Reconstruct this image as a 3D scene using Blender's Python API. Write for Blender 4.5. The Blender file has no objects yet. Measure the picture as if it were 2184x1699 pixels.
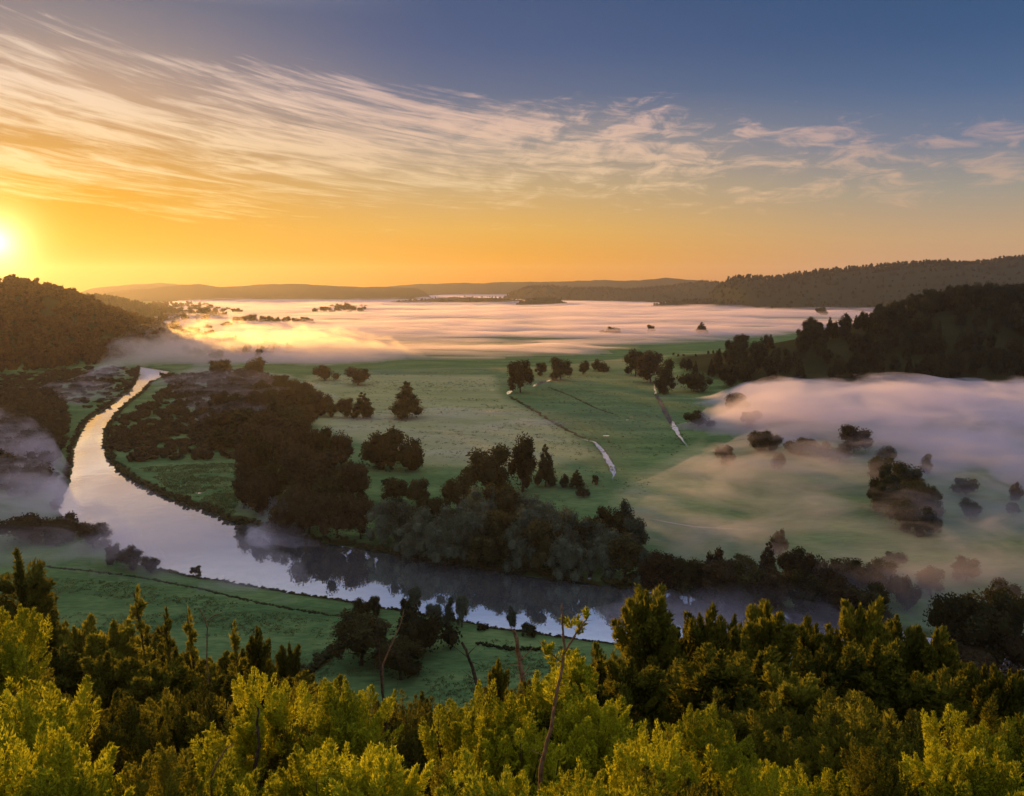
import bpy, math, random
import numpy as np

# ------------------------------------------------------------------ basics
sc = bpy.context.scene
COL = sc.collection
R = math.radians
RNG = np.random.default_rng(7)
random.seed(7)

CAM_H = 90.0
F = 1681.0
CX, CY = 1092.0, 849.5
PITCH = R(8.05)
SUN_AZ, SUN_EL = R(-32.8), R(2.65)          # bearing from +Y (clockwise positive), elevation
SUN_DIR = np.array([math.sin(SUN_AZ) * math.cos(SUN_EL), math.cos(SUN_AZ) * math.cos(SUN_EL), math.sin(SUN_EL)])
EXPO = 0.55
GAIN = 2.0 ** EXPO


def ray(x, y):
    cx, cy = (x - CX) / F, (CY - y) / F
    return np.array([cx, math.cos(PITCH) + cy * math.sin(PITCH), -math.sin(PITCH) + cy * math.cos(PITCH)])


def on_plane(x, y, z=0.6):
    d = ray(x, y)
    t = (z - CAM_H) / d[2]
    return np.array([0, 0, CAM_H]) + d * t


def at_y(x, y, Y):
    d = ray(x, y)
    return np.array([0, 0, CAM_H]) + d * (Y / d[1])


def lin(r, g, b):
    f = lambda c: (c / 255) / 12.92 if c / 255 <= 0.04045 else ((c / 255 + 0.055) / 1.055) ** 2.4
    return (f(r), f(g), f(b))


def smooth(a, b, x):
    t = np.clip((x - a) / (b - a), 0, 1)
    return t * t * (3 - 2 * t)


# ------------------------------------------------------------------ value noise
_TAB = np.random.default_rng(99).random((256, 256))


def vnoise(x, y):
    xi, yi = np.floor(x).astype(int), np.floor(y).astype(int)
    fx, fy = x - xi, y - yi
    fx, fy = fx * fx * (3 - 2 * fx), fy * fy * (3 - 2 * fy)
    a = _TAB[xi & 255, yi & 255]; b = _TAB[(xi + 1) & 255, yi & 255]
    c = _TAB[xi & 255, (yi + 1) & 255]; d = _TAB[(xi + 1) & 255, (yi + 1) & 255]
    return (a * (1 - fx) + b * fx) * (1 - fy) + (c * (1 - fx) + d * fx) * fy


def fbm(x, y, o=4):
    s, a, t = 0, 1.0, 0
    for k in range(o):
        s = s + a * vnoise(x * 2 ** k + 17.3 * k, y * 2 ** k + 5.1 * k); t += a; a *= 0.5
    return s / t


# ------------------------------------------------------------------ polygons
def seg_dist(P, poly, closed=True):
    P = np.asarray(P, float); d2 = np.full(len(P), 1e18)
    n = len(poly)
    for i in range(n if closed else n - 1):
        a, b = np.asarray(poly[i][:2]), np.asarray(poly[(i + 1) % n][:2])
        ab = b - a; L = max(ab @ ab, 1e-9)
        t = np.clip(((P - a) @ ab) / L, 0, 1)
        q = P - (a + t[:, None] * ab)
        d2 = np.minimum(d2, (q * q).sum(1))
    return np.sqrt(d2)


def inside(P, poly):
    P = np.asarray(P, float); r = np.zeros(len(P), bool); n = len(poly)
    for i in range(n):
        x1, y1 = poly[i][:2]; x2, y2 = poly[(i + 1) % n][:2]
        c = (y1 > P[:, 1]) != (y2 > P[:, 1])
        with np.errstate(divide='ignore', invalid='ignore'):
            xs = (x2 - x1) * (P[:, 1] - y1) / (y2 - y1) + x1
        r ^= c & (P[:, 0] < xs)
    return r


def sdist(P, poly):
    d = seg_dist(P, poly); d[inside(P, poly)] *= -1
    return d


def ground_poly(pts, z=0.4):
    return [tuple(on_plane(x, y, z)[:2]) for x, y in pts]


# ------------------------------------------------------------------ river outline
WATER_Z = -0.4
LEFT_BANK = [(300, 783), (296, 805), (281, 832), (247, 858), (207, 884), (188, 899), (172, 928), (160, 958), (158, 990), (150, 1028), (138, 1060), (128, 1092),
             (145, 1112), (185, 1132), (222, 1160), (250, 1184), (296, 1203), (342, 1216), (400, 1229), (470, 1240), (560, 1255), (640, 1268), (720, 1280), (790, 1293), (850, 1303),
             (900, 1311), (960, 1323), (1050, 1339), (1150, 1353), (1250, 1366), (1400, 1386), (1600, 1402), (1800, 1420), (2100, 1450), (2500, 1480)]
RIGHT_BANK = [(362, 793), (322, 815), (300, 840), (263, 868), (240, 893), (225, 920), (220, 947), (235, 985), (262, 1010), (300, 1034), (340, 1054), (400, 1077), (450, 1092), (482, 1108),
              (540, 1126), (600, 1140), (700, 1160), (800, 1177), (930, 1197), (1062, 1220), (1261, 1247), (1370, 1261), (1484, 1275), (1620, 1298), (1760, 1320), (1900, 1345), (2100, 1385), (2500, 1430)]
RIVER = ground_poly(LEFT_BANK + RIGHT_BANK[::-1], WATER_Z)
NEAR_BANK = ground_poly(LEFT_BANK, WATER_Z)
FAR_BANK = ground_poly(RIGHT_BANK, WATER_Z)


# ------------------------------------------------------------------ terrain height
def slope_d(X, Y):
    return Y + 0.08 * np.abs(X) + 10 * (fbm(X / 40 + 3, Y / 40 + 8, 3) - 0.5)


def hill_left(X, Y):
    hx = np.interp(X, [-1500, -1100, -900, -747, -658, -610, -576, -542, -514, -480], [150, 135, 122, 95, 75, 50, 37, 27, 11, 0])
    fy = smooth(760, 1150, Y) * (1 - smooth(1170, 1370, Y))
    return hx * fy


def hill_spur(X, Y):
    hx = np.interp(X, [170, 230, 289, 337, 384, 455, 520, 900, 1300], [0, 12, 28, 38, 50, 69, 68, 66, 60])
    fy = smooth(655, 800, Y) * (1 - smooth(840, 1080, Y))
    return hx * fy


def ground(X, Y, river=True):
    X = np.atleast_1d(np.asarray(X, float)); Y = np.atleast_1d(np.asarray(Y, float))
    d = slope_d(X, Y)
    z = np.interp(d, [-300, -20, 0, 4, 10, 20, 30, 45, 60, 75, 90, 105, 120, 140, 165], [96, 89, 87.6, 86, 80, 71.5, 63.5, 52.5, 42, 32, 23, 15, 9, 3.5, 0.6])
    near = 1 - smooth(130, 175, d)
    z = z + near * 3.0 * (fbm(X / 9, Y / 9, 3) - 0.5)
    z = z + hill_left(X, Y) + hill_spur(X, Y)
    z = z + (1 - near) * 0.5 * (fbm(X / 60, Y / 60, 3) - 0.5)
    if river:
        m = (Y > 120) & (Y < 1300)
        if m.any():
            s = sdist(np.c_[X[m], Y[m]], RIVER)
            s = s + 2.2 * (fbm(X[m] / 6, Y[m] / 6, 3) - 0.5)
            t = smooth(-4, 3.5, s)
            z[m] = z[m] * t + (-2.0) * (1 - t)
    return z


def gz(x, y):
    return float(ground(np.array([x]), np.array([y]))[0])


# ------------------------------------------------------------------ mesh helpers
def quads_mesh(name, V, Q, smooth_shade=False):
    V = np.asarray(V, np.float32); Q = np.asarray(Q, np.int32)
    me = bpy.data.meshes.new(name)
    me.vertices.add(len(V)); me.vertices.foreach_set('co', V.ravel())
    me.loops.add(Q.size); me.loops.foreach_set('vertex_index', Q.ravel())
    me.polygons.add(len(Q))
    me.polygons.foreach_set('loop_start', np.arange(0, Q.size, 4, dtype=np.int32))
    if smooth_shade:
        me.polygons.foreach_set('use_smooth', np.ones(len(Q), bool))
    me.update(calc_edges=True)
    return me


def link(name, me, mat=None, parent=None, loc=None):
    o = bpy.data.objects.new(name, me); COL.objects.link(o)
    if mat is not None and me is not None and len(me.materials) == 0:
        me.materials.append(mat)
    if parent is not None:
        o.parent = parent
    if loc is not None:
        o.location = loc
    return o


def tag(o, label=None, cat=None, group=None, kind=None):
    if label: o['label'] = label
    if cat: o['category'] = cat
    if group: o['group'] = group
    if kind: o['kind'] = kind
    return o


def grid_quads(nr, nc):
    i = np.arange(nr - 1)[:, None] * nc + np.arange(nc - 1)[None, :]
    i = i.ravel()
    return np.c_[i, i + 1, i + nc + 1, i + nc]


# ------------------------------------------------------------------ materials
def new_mat(name):
    m = bpy.data.materials.new(name); m.use_nodes = True
    nt = m.node_tree; nt.nodes.clear()
    out = nt.nodes.new('ShaderNodeOutputMaterial')
    return m, nt, out


def N(nt, t, **kw):
    n = nt.nodes.new(t)
    for k, v in kw.items():
        if k.startswith('i_'):
            n.inputs[k[2:].replace('_', ' ')].default_value = v
        else:
            setattr(n, k, v)
    return n


def math_node(nt, op, a, b=None, clamp=False):
    n = nt.nodes.new('ShaderNodeMath'); n.operation = op; n.use_clamp = clamp
    for i, v in enumerate((a, b)):
        if v is None: continue
        if isinstance(v, (int, float)): n.inputs[i].default_value = v
        else: nt.links.new(v, n.inputs[i])
    return n.outputs[0]


def ramp(nt, fac, stops):
    n = nt.nodes.new('ShaderNodeValToRGB')
    e = n.color_ramp.elements
    while len(e) > 1: e.remove(e[-1])
    for i, (p, c) in enumerate(stops):
        q = e[0] if i == 0 else e.new(p)
        q.position = p; q.color = (*c[:3], 1) if len(c) >= 3 else (c[0],) * 3 + (1,)
    if fac is not None: nt.links.new(fac, n.inputs[0])
    return n.outputs[0]


def mix_col(nt, fac, a, b, mode='MIX'):
    n = nt.nodes.new('ShaderNodeMix'); n.data_type = 'RGBA'; n.blend_type = mode
    for s, v in ((n.inputs[0], fac), (n.inputs[6], a), (n.inputs[7], b)):
        if isinstance(v, (int, float)): s.default_value = v
        elif isinstance(v, tuple): s.default_value = (*v[:3], 1)
        else: nt.links.new(v, s)
    return n.outputs[2]


def leaf_mat(name, dark, light, transl=0.35, nscale=3.0, rand=0.5):
    """foliage: colour varies leaf to leaf, clump to clump and plant to plant"""
    m, nt, out = new_mat(name)
    L = nt.links.new
    tc = N(nt, 'ShaderNodeTexCoord'); geo = N(nt, 'ShaderNodeNewGeometry'); oi = N(nt, 'ShaderNodeObjectInfo')
    no = N(nt, 'ShaderNodeTexNoise'); no.inputs['Scale'].default_value = nscale; no.inputs['Detail'].default_value = 3
    L(tc.outputs['Object'], no.inputs['Vector'])
    a = math_node(nt, 'MULTIPLY', geo.outputs['Random Per Island'], 0.45)
    b = math_node(nt, 'MULTIPLY', no.outputs[0], 0.7)
    c = math_node(nt, 'ADD', a, b)
    r = math_node(nt, 'MULTIPLY', math_node(nt, 'SUBTRACT', oi.outputs['Random'], 0.5), rand)
    f = math_node(nt, 'ADD', c, r, True)
    col = ramp(nt, f, [(0.1, dark), (0.9, light)])
    d = N(nt, 'ShaderNodeBsdfDiffuse'); t = N(nt, 'ShaderNodeBsdfTranslucent'); mx = N(nt, 'ShaderNodeMixShader')
    mx.inputs[0].default_value = transl
    L(col, d.inputs[0]); L(col, t.inputs[0]); L(d.outputs[0], mx.inputs[1]); L(t.outputs[0], mx.inputs[2]); L(mx.outputs[0], out.inputs[0])
    return m


def bark_mat(name, a, b):
    m, nt, out = new_mat(name)
    tc = N(nt, 'ShaderNodeTexCoord'); no = N(nt, 'ShaderNodeTexNoise'); no.inputs['Scale'].default_value = 9; no.inputs['Detail'].default_value = 5
    nt.links.new(tc.outputs['Object'], no.inputs['Vector'])
    col = ramp(nt, no.outputs[0], [(0.3, a), (0.7, b)])
    d = N(nt, 'ShaderNodeBsdfDiffuse'); nt.links.new(col, d.inputs[0]); nt.links.new(d.outputs[0], out.inputs[0])
    return m


def ground_mat():
    m, nt, out = new_mat('ground_grass')
    L = nt.links.new
    tc = N(nt, 'ShaderNodeTexCoord')
    at = N(nt, 'ShaderNodeAttribute', attribute_name='tone')
    sep = N(nt, 'ShaderNodeSeparateColor'); L(at.outputs['Color'], sep.inputs[0])
    n1 = N(nt, 'ShaderNodeTexNoise'); n1.inputs['Scale'].default_value = 0.03; n1.inputs['Detail'].default_value = 8; n1.inputs['Roughness'].default_value = 0.65
    mp = N(nt, 'ShaderNodeMapping'); mp.inputs['Scale'].default_value = (0.5, 1.6, 1); mp.inputs['Rotation'].default_value = (0, 0, 0.25)
    L(tc.outputs['Object'], mp.inputs[0]); L(mp.outputs[0], n1.inputs['Vector'])
    n2 = N(nt, 'ShaderNodeTexNoise'); n2.inputs['Scale'].default_value = 0.6; n2.inputs['Detail'].default_value = 6
    L(mp.outputs[0], n2.inputs['Vector'])
    f = math_node(nt, 'ADD', math_node(nt, 'MULTIPLY', n1.outputs[0], 0.65), math_node(nt, 'MULTIPLY', n2.outputs[0], 0.4))
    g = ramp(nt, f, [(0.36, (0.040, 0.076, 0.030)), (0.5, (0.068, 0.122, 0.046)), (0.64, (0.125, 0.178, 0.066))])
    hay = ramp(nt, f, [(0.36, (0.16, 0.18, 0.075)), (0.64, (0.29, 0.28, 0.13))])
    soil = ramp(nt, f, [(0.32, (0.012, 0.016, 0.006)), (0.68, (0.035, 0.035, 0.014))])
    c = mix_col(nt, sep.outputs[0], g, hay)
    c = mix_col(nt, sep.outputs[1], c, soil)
    d = N(nt, 'ShaderNodeBsdfDiffuse'); L(c, d.inputs[0])
    bp = N(nt, 'ShaderNodeBump'); bp.inputs['Strength'].default_value = 0.7; bp.inputs['Distance'].default_value = 0.6
    L(n2.outputs[0], bp.inputs['Height']); L(bp.outputs[0], d.inputs['Normal'])
    L(d.outputs[0], out.inputs[0])
    return m


def water_mat():
    m, nt, out = new_mat('river_water')
    L = nt.links.new
    tc = N(nt, 'ShaderNodeTexCoord')
    n = N(nt, 'ShaderNodeTexNoise'); n.inputs['Scale'].default_value = 0.12; n.inputs['Detail'].default_value = 3
    L(tc.outputs['Object'], n.inputs['Vector'])
    bp = N(nt, 'ShaderNodeBump'); bp.inputs['Strength'].default_value = 0.035; bp.inputs['Distance'].default_value = 1.0
    L(n.outputs[0], bp.inputs['Height'])
    g = N(nt, 'ShaderNodeBsdfGlossy'); g.inputs['Roughness'].default_value = 0.03; g.inputs['Color'].default_value = (0.97, 0.97, 0.98, 1)
    L(bp.outputs[0], g.inputs['Normal'])
    d = N(nt, 'ShaderNodeBsdfDiffuse'); d.inputs[0].default_value = (0.2, 0.215, 0.25, 1)          # pale diffuse added to lift the water and its reflections
    fr = N(nt, 'ShaderNodeLayerWeight'); fr.inputs[0].default_value = 0.5
    fac = math_node(nt, 'ADD', math_node(nt, 'MULTIPLY', fr.outputs['Facing'], 0.3), 0.68, True)
    mx = N(nt, 'ShaderNodeMixShader'); L(fac, mx.inputs[0]); L(d.outputs[0], mx.inputs[1]); L(g.outputs[0], mx.inputs[2]); L(mx.outputs[0], out.inputs[0])
    return m


def _mr(nt, v, a, b):
    n = nt.nodes.new('ShaderNodeMapRange'); n.interpolation_type = 'SMOOTHSTEP'; n.clamp = True
    n.inputs['From Min'].default_value = a; n.inputs['From Max'].default_value = b
    nt.links.new(v, n.inputs[0])
    return n.outputs[0]


def fog_mat(name, density, color=(0.86, 0.78, 0.92), aniso=0.5, wisps=None, step=0.35):
    m, nt, out = new_mat(name)
    v = N(nt, 'ShaderNodeVolumePrincipled')
    v.inputs['Color'].default_value = (*color, 1); v.inputs['Density'].default_value = density; v.inputs['Anisotropy'].default_value = aniso
    v.inputs['Density Attribute'].default_value = ''
    if wisps:
        sx, sy, sz, rot, lo, hi, T = wisps
        tc = N(nt, 'ShaderNodeTexCoord'); m1 = N(nt, 'ShaderNodeMapping'); m1.inputs['Rotation'].default_value = (0, 0, R(rot))
        m2 = N(nt, 'ShaderNodeMapping'); m2.inputs['Scale'].default_value = (1 / sx, 1 / sy, 1 / sz)
        nt.links.new(tc.outputs['Object'], m1.inputs[0]); nt.links.new(m1.outputs[0], m2.inputs[0])
        n = N(nt, 'ShaderNodeTexNoise'); n.inputs['Scale'].default_value = 1; n.inputs['Detail'].default_value = 5; n.inputs['Roughness'].default_value = 0.66; n.inputs['Distortion'].default_value = 0.9
        nt.links.new(m2.outputs[0], n.inputs['Vector'])
        zs = N(nt, 'ShaderNodeSeparateXYZ'); nt.links.new(tc.outputs['Object'], zs.inputs[0])
        fall = math_node(nt, 'SUBTRACT', 0.22, math_node(nt, 'MULTIPLY', zs.outputs[2], 0.46 / T))        # thins upward
        f = math_node(nt, 'ADD', math_node(nt, 'ADD', math_node(nt, 'MULTIPLY', n.outputs[0], 1.9), -0.45), fall)
        nt.links.new(math_node(nt, 'MULTIPLY', _mr(nt, f, lo, hi), density), v.inputs['Density'])
        m.cycles.volume_step_rate = step
    nt.links.new(v.outputs[0], out.inputs['Volume'])
    return m


M = {
    'ground': ground_mat(), 'water': water_mat(),
    'dark': leaf_mat('dark_leaves', (0.012, 0.014, 0.006), (0.062, 0.058, 0.024), 0.3, 4),
    'brown': leaf_mat('russet_leaves', (0.018, 0.013, 0.007), (0.072, 0.054, 0.028), 0.3, 4),
    'hill_glow': leaf_mat('glow_tinted_leaves', (0.03, 0.013, 0.005), (0.14, 0.06, 0.02), 0.3, 4),  # orange sun veil over the left hill put into the leaf colour
    'willow': leaf_mat('willow_leaves', (0.03, 0.04, 0.024), (0.11, 0.13, 0.085), 0.3, 4),
    'conifer': leaf_mat('conifer_needles', (0.008, 0.012, 0.006), (0.045, 0.048, 0.022), 0.2, 4),
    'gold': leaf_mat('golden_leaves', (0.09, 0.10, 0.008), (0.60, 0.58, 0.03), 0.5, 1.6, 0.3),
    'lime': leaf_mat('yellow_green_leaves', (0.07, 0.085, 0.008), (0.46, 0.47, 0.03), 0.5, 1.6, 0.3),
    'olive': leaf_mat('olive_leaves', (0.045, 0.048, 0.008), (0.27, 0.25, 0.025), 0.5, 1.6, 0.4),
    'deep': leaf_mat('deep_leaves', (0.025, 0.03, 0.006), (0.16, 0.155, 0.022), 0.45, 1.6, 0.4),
    'bark': bark_mat('bark', (0.03, 0.02, 0.013), (0.10, 0.07, 0.045)),
    'dead': bark_mat('dead_wood', (0.10, 0.06, 0.03), (0.28, 0.17, 0.09)),
}

# ------------------------------------------------------------------ terrain
def build_terrain():
    rr = [2.0]
    while rr[-1] < 8200:
        r = rr[-1]
        k = 0.02 if r < 150 else (0.0045 if r < 420 else (0.0065 if r < 1300 else 0.03))
        rr.append(r + max(0.5, r * k))
    rr = np.array(rr); th = np.radians(np.linspace(-75, 75, 640))
    RR, TH = np.meshgrid(rr, th, indexing='ij')
    X, Y = (RR * np.sin(TH)).ravel(), (RR * np.cos(TH) - 12).ravel()
    Z = ground(X, Y)
    V = np.c_[X, Y, Z]; Q = grid_quads(len(rr), len(th))[:, ::-1]
    me = quads_mesh('ground', V, Q, True)
    # pigment: red = pale hay field, green = bare undergrowth
    tone = np.zeros((len(V), 4), np.float32); tone[:, 3] = 1
    d = slope_d(X, Y)
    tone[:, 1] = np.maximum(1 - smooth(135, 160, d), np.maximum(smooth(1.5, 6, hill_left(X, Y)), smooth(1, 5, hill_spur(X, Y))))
    hay = ground_poly([(640, 800), (1060, 800), (1080, 845), (1240, 935), (1290, 975), (1180, 1000), (900, 1000), (640, 900)])
    hay2 = ground_poly([(1330, 1020), (1500, 930), (1560, 1000), (1580, 1120), (1380, 1110), (1290, 1080)])
    P = np.c_[X, Y]; m = (Y > 150) & (Y < 1200)
    for poly, amt in ((hay, 0.95), (hay2, 0.7)):
        tone[m, 0] = np.maximum(tone[m, 0], amt * (1 - smooth(-10, 3, sdist(P[m], poly))))
    s = np.full(len(X), 99.0); s[m] = sdist(P[m], RIVER)
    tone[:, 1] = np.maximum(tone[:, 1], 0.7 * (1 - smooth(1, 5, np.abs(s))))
    ca = me.color_attributes.new('tone', 'FLOAT_COLOR', 'POINT'); ca.data.foreach_set('color', tone.ravel())
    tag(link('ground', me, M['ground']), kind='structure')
    # water sheet under the banks
    k = s.reshape(len(rr), len(th)) < 9
    kk = k[:-1, :-1] | k[1:, :-1] | k[:-1, 1:] | k[1:, 1:]
    Qw = Q[kk.ravel()]
    u, inv = np.unique(Qw.ravel(), return_inverse=True)
    Vw = V[u].copy(); Vw[:, 2] = WATER_Z
    tag(link('river', quads_mesh('river', Vw, inv.reshape(-1, 4), True), M['water']), kind='structure')


build_terrain()

# ------------------------------------------------------------------ fog banks
def fog_bank(name, pts, T, soft, dens, label, nx=300, ny=90, wisp=0.8, res=None, zadd=0.0, seed=0, color=(0.86, 0.78, 0.92), aniso=0.5, z0=0.6, follow=False, rough=4, wisps=None, step=0.35):
    poly = ground_poly(pts, z0)
    P = np.array(poly); lo, hi = P.min(0), P.max(0)
    res = res or max(2.0, max(hi - lo) / 160)
    xs = np.arange(lo[0] - res, hi[0] + res * 2, res); ys = np.arange(lo[1] - res, hi[1] + res * 2, res)
    X, Y = np.meshgrid(xs, ys, indexing='ij'); sh = X.shape
    s = sdist(np.c_[X.ravel(), Y.ravel()], poly).reshape(sh)
    n = fbm(X / nx + seed * 3.7, Y / ny + seed * 1.9, rough)
    s2 = s + soft * 1.1 * (fbm(X / (nx * 0.6) + 9 + seed, Y / (ny * 0.8) + 4, rough) - 0.5)
    h = T * smooth(0, soft, -s2) ** 1.3 * np.clip(0.5 + wisp * (n - 0.5) * 3.2, 0.04, 1.6)
    base = ground(X.ravel(), Y.ravel(), False).reshape(sh) if follow else np.full(sh, z0)
    k = (h > 0.03) & (ground(X.ravel(), Y.ravel(), False).reshape(sh) < z0 + h + 2)
    cell = k[:-1, :-1] & k[1:, :-1] & k[:-1, 1:] & k[1:, 1:]
    nr, nc = sh
    idx = np.arange(nr * nc).reshape(sh)
    a, b, c, d = idx[:-1, :-1][cell], idx[1:, :-1][cell], idx[1:, 1:][cell], idx[:-1, 1:][cell]
    top = np.c_[a, b, c, d]; off = nr * nc
    bot = top[:, ::-1] + off
    e = np.concatenate([top[:, [0, 1]], top[:, [1, 2]], top[:, [2, 3]], top[:, [3, 0]]])
    key = e[:, 0].astype(np.int64) * (2 * off) + e[:, 1]; rev = e[:, 1].astype(np.int64) * (2 * off) + e[:, 0]
    be = e[~np.isin(key, rev)]
    side = np.c_[be[:, 1], be[:, 0], be[:, 0] + off, be[:, 1] + off]
    V = np.concatenate([np.c_[X.ravel(), Y.ravel(), (base + h + zadd).ravel()], np.c_[X.ravel(), Y.ravel(), (base - 1.5 + zadd).ravel()]])
    Q = np.concatenate([top, bot, side])
    u, inv = np.unique(Q.ravel(), return_inverse=True)
    me = quads_mesh(name, V[u], inv.reshape(-1, 4), True)
    o = link(name, me, fog_mat(name + '_air', dens, color, aniso, wisps, step))
    return tag(o, label, 'fog', kind='stuff')


fog_bank('fog', [(185, 758), (235, 785), (300, 780), (400, 788), (560, 779), (700, 782), (860, 772), (1000, 776), (1100, 778), (1250, 760), (1400, 740), (1560, 727), (1690, 722), (1780, 712), (1900, 690),
                 (1960, 655), (1530, 650), (1200, 643), (800, 639), (560, 637), (340, 645), (310, 672), (230, 735)],
         21, 110, 0.026, 'wide pink and lavender fog bank filling the far valley', nx=420, ny=110, res=18, wisp=0.8, aniso=0.48, color=(0.84, 0.70, 0.80), wisps=(240, 70, 11, 6, .40, .72, 17), step=0.12)
fog_bank('fog', [(120, 641), (800, 642), (1600, 643), (1650, 634), (900, 633), (100, 633)],
         30, 250, 0.012, 'farthest pale fog under the distant ridges', nx=600, ny=260, res=40, seed=41, wisp=0.5, color=(0.84, 0.70, 0.80))
fog_bank('fog', [(185, 750), (205, 786), (300, 784), (380, 778), (520, 776), (640, 786), (760, 778), (920, 762), (760, 738), (600, 734), (450, 732), (300, 732), (230, 736)],
         60, 45, 0.02, 'thick orange lit fog lobe curling above the end of the river', nx=90, ny=40, res=6, seed=3, wisp=0.5, wisps=(60, 30, 22, 8, .42, .76, 52), color=(0.95, 0.83, 0.80), aniso=0.68)  # sun's warm tint partly put into the fog colour
fog_bank('fog', [(1470, 930), (1470, 850), (1560, 824), (1700, 820), (2000, 818), (2500, 818), (2600, 1060), (2350, 1110), (2100, 1060), (1850, 995), (1640, 955)],
         46, 50, 0.05, 'thick mauve fog bank rolling along the foot of the wooded spur', nx=160, ny=70, res=6, seed=5, wisp=0.35, wisps=(60, 30, 18, 12, .46, .78, 42))
fog_bank('fog', [(1300, 1070), (1420, 985), (1520, 930), (1700, 920), (1900, 940), (2200, 980), (2500, 1040), (2600, 1560), (2200, 1540), (1900, 1480), (1640, 1430), (1450, 1385), (1340, 1310), (1290, 1160)],
         28, 48, 0.026, 'thin grey mist over the meadow and hedges beside the mauve fog', nx=90, ny=45, res=4, seed=8, wisp=0.3, wisps=(42, 22, 14, 15, .46, .84, 24), color=(0.66, 0.62, 0.74))  # fog colour darkened in place of shade on this mist
fog_bank('fog', [(-120, 880), (60, 915), (150, 985), (150, 1060), (235, 1130), (350, 1195), (560, 1258), (700, 1292), (560, 1292), (400, 1276), (200, 1242), (60, 1228), (-160, 1228)],
         34, 10, 0.03, 'thin rosy mist drifting over the left river bank', nx=60, ny=30, res=3.5, seed=11, wisp=0.3, wisps=(44, 24, 13, 10, .44, .80, 28))
fog_bank('fog', [(640, 905), (760, 880), (950, 860), (1180, 880), (1290, 950), (1180, 990), (950, 1000), (760, 965)],
         7, 50, 0.022, 'low yellowish ground mist across the pale meadow', nx=120, ny=40, res=4, seed=13, wisp=0.4, wisps=(90, 30, 8, 5, .42, .74, 7))
fog_bank('fog', [(470, 1090), (530, 1040), (610, 1045), (690, 1100), (670, 1155), (540, 1145)],
         17, 14, 0.05, 'small mauve puff of mist by the river bend below the dark grove', nx=30, ny=20, res=2, seed=17, wisp=0.3, wisps=(22, 14, 9, 0, .42, .7, 15))
fog_bank('fog', [(-60, 850), (60, 830), (200, 780), (300, 785), (280, 835), (200, 880), (110, 875)],
         18, 40, 0.014, 'faint brown mist between the left hill and the river', nx=60, ny=30, res=4, seed=19, wisp=0.3, wisps=(70, 30, 12, 6, .42, .72, 16))
fog_bank('fog', [(300, 800), (420, 788), (620, 796), (740, 850), (660, 900), (480, 930), (330, 900)],
         20, 50, 0.012, 'thin ragged mist hanging in the scrub wood', nx=60, ny=30, res=4, seed=29, wisp=0.3, wisps=(60, 24, 12, 6, .46, .76, 18))
fog_bank('fog', [(1280, 1215), (1480, 1262), (1700, 1300), (2000, 1350), (2400, 1410), (2400, 1470), (2000, 1440), (1700, 1410), (1450, 1390), (1300, 1330)],
         26, 22, 0.02, 'grey river steam over the right bend of the river', nx=40, ny=20, res=3, seed=31, wisp=0.3, wisps=(36, 20, 12, 15, .42, .78, 24), color=(0.7, 0.66, 0.78))
fog_bank('fog', [(640, 790), (1100, 785), (1560, 745), (1500, 900), (1400, 1120), (1150, 1110), (900, 1010), (700, 1000), (640, 900)],
         6, 30, 0.0025, 'very thin veil of mist over the whole green meadow', nx=120, ny=60, res=6, seed=23, wisp=0.6)
fog_bank('fog', [(300, 783), (296, 805), (247, 858), (188, 899), (160, 958), (150, 1028), (135, 1080), (200, 1135), (296, 1203), (420, 1225), (600, 1250), (700, 1240), (640, 1180), (482, 1115), (400, 1077), (262, 1010), (222, 947), (240, 893), (322, 815), (360, 793)],
         2.4, 9, 0.012, 'added thin mist brightening the river by the left bend', nx=30, ny=15, res=2.5, seed=37, wisp=0.3)  # mist added to brighten the dull river surface


def haze_box():
    x, y0, y1, z0, z1 = 8300, -400, 8400, -4, 300
    V = [(-x, y0, z0), (x, y0, z0), (x, y1, z0), (-x, y1, z0), (-x, y0, z1), (x, y0, z1), (x, y1, z1), (-x, y1, z1)]
    Q = [(0, 3, 2, 1), (4, 5, 6, 7), (0, 1, 5, 4), (1, 2, 6, 5), (2, 3, 7, 6), (3, 0, 4, 7)]
    o = link('haze', quads_mesh('haze', V, Q), fog_mat('haze_air', 0.00003, (0.93, 0.87, 0.95), 0.6))
    tag(o, 'pale morning haze filling the air of the whole valley', 'haze', kind='stuff')


haze_box()

# ------------------------------------------------------------------ plant geometry
def cube_sphere(n):
    V, Q = [], []
    g = np.linspace(-1, 1, n + 1)
    for ax in range(3):
        for s in (-1, 1):
            a, b = np.meshgrid(g, g, indexing='ij')
            p = np.zeros(((n + 1) ** 2, 3)); p[:, ax] = s
            p[:, (ax + 1) % 3] = a.ravel(); p[:, (ax + 2) % 3] = b.ravel()
            q = grid_quads(n + 1, n + 1)
            if s < 0: q = q[:, ::-1]
            Q.append(q + sum(len(v) for v in V)); V.append(p)
    V = np.concatenate(V); V /= np.linalg.norm(V, axis=1)[:, None]
    return V, np.concatenate(Q)


class Geo:
    def __init__(self):
        self.V, self.Q, self.n = [], [], 0

    def add(self, V, Q):
        self.V.append(np.asarray(V, float)); self.Q.append(np.asarray(Q, int) + self.n); self.n += len(V)

    def mesh(self, name, smooth_shade=False):
        return quads_mesh(name, np.concatenate(self.V), np.concatenate(self.Q), smooth_shade)

    def arrays(self):
        return np.concatenate(self.V), np.concatenate(self.Q)


def unit(v):
    return v / np.maximum(np.linalg.norm(v, axis=-1, keepdims=True), 1e-9)


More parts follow.
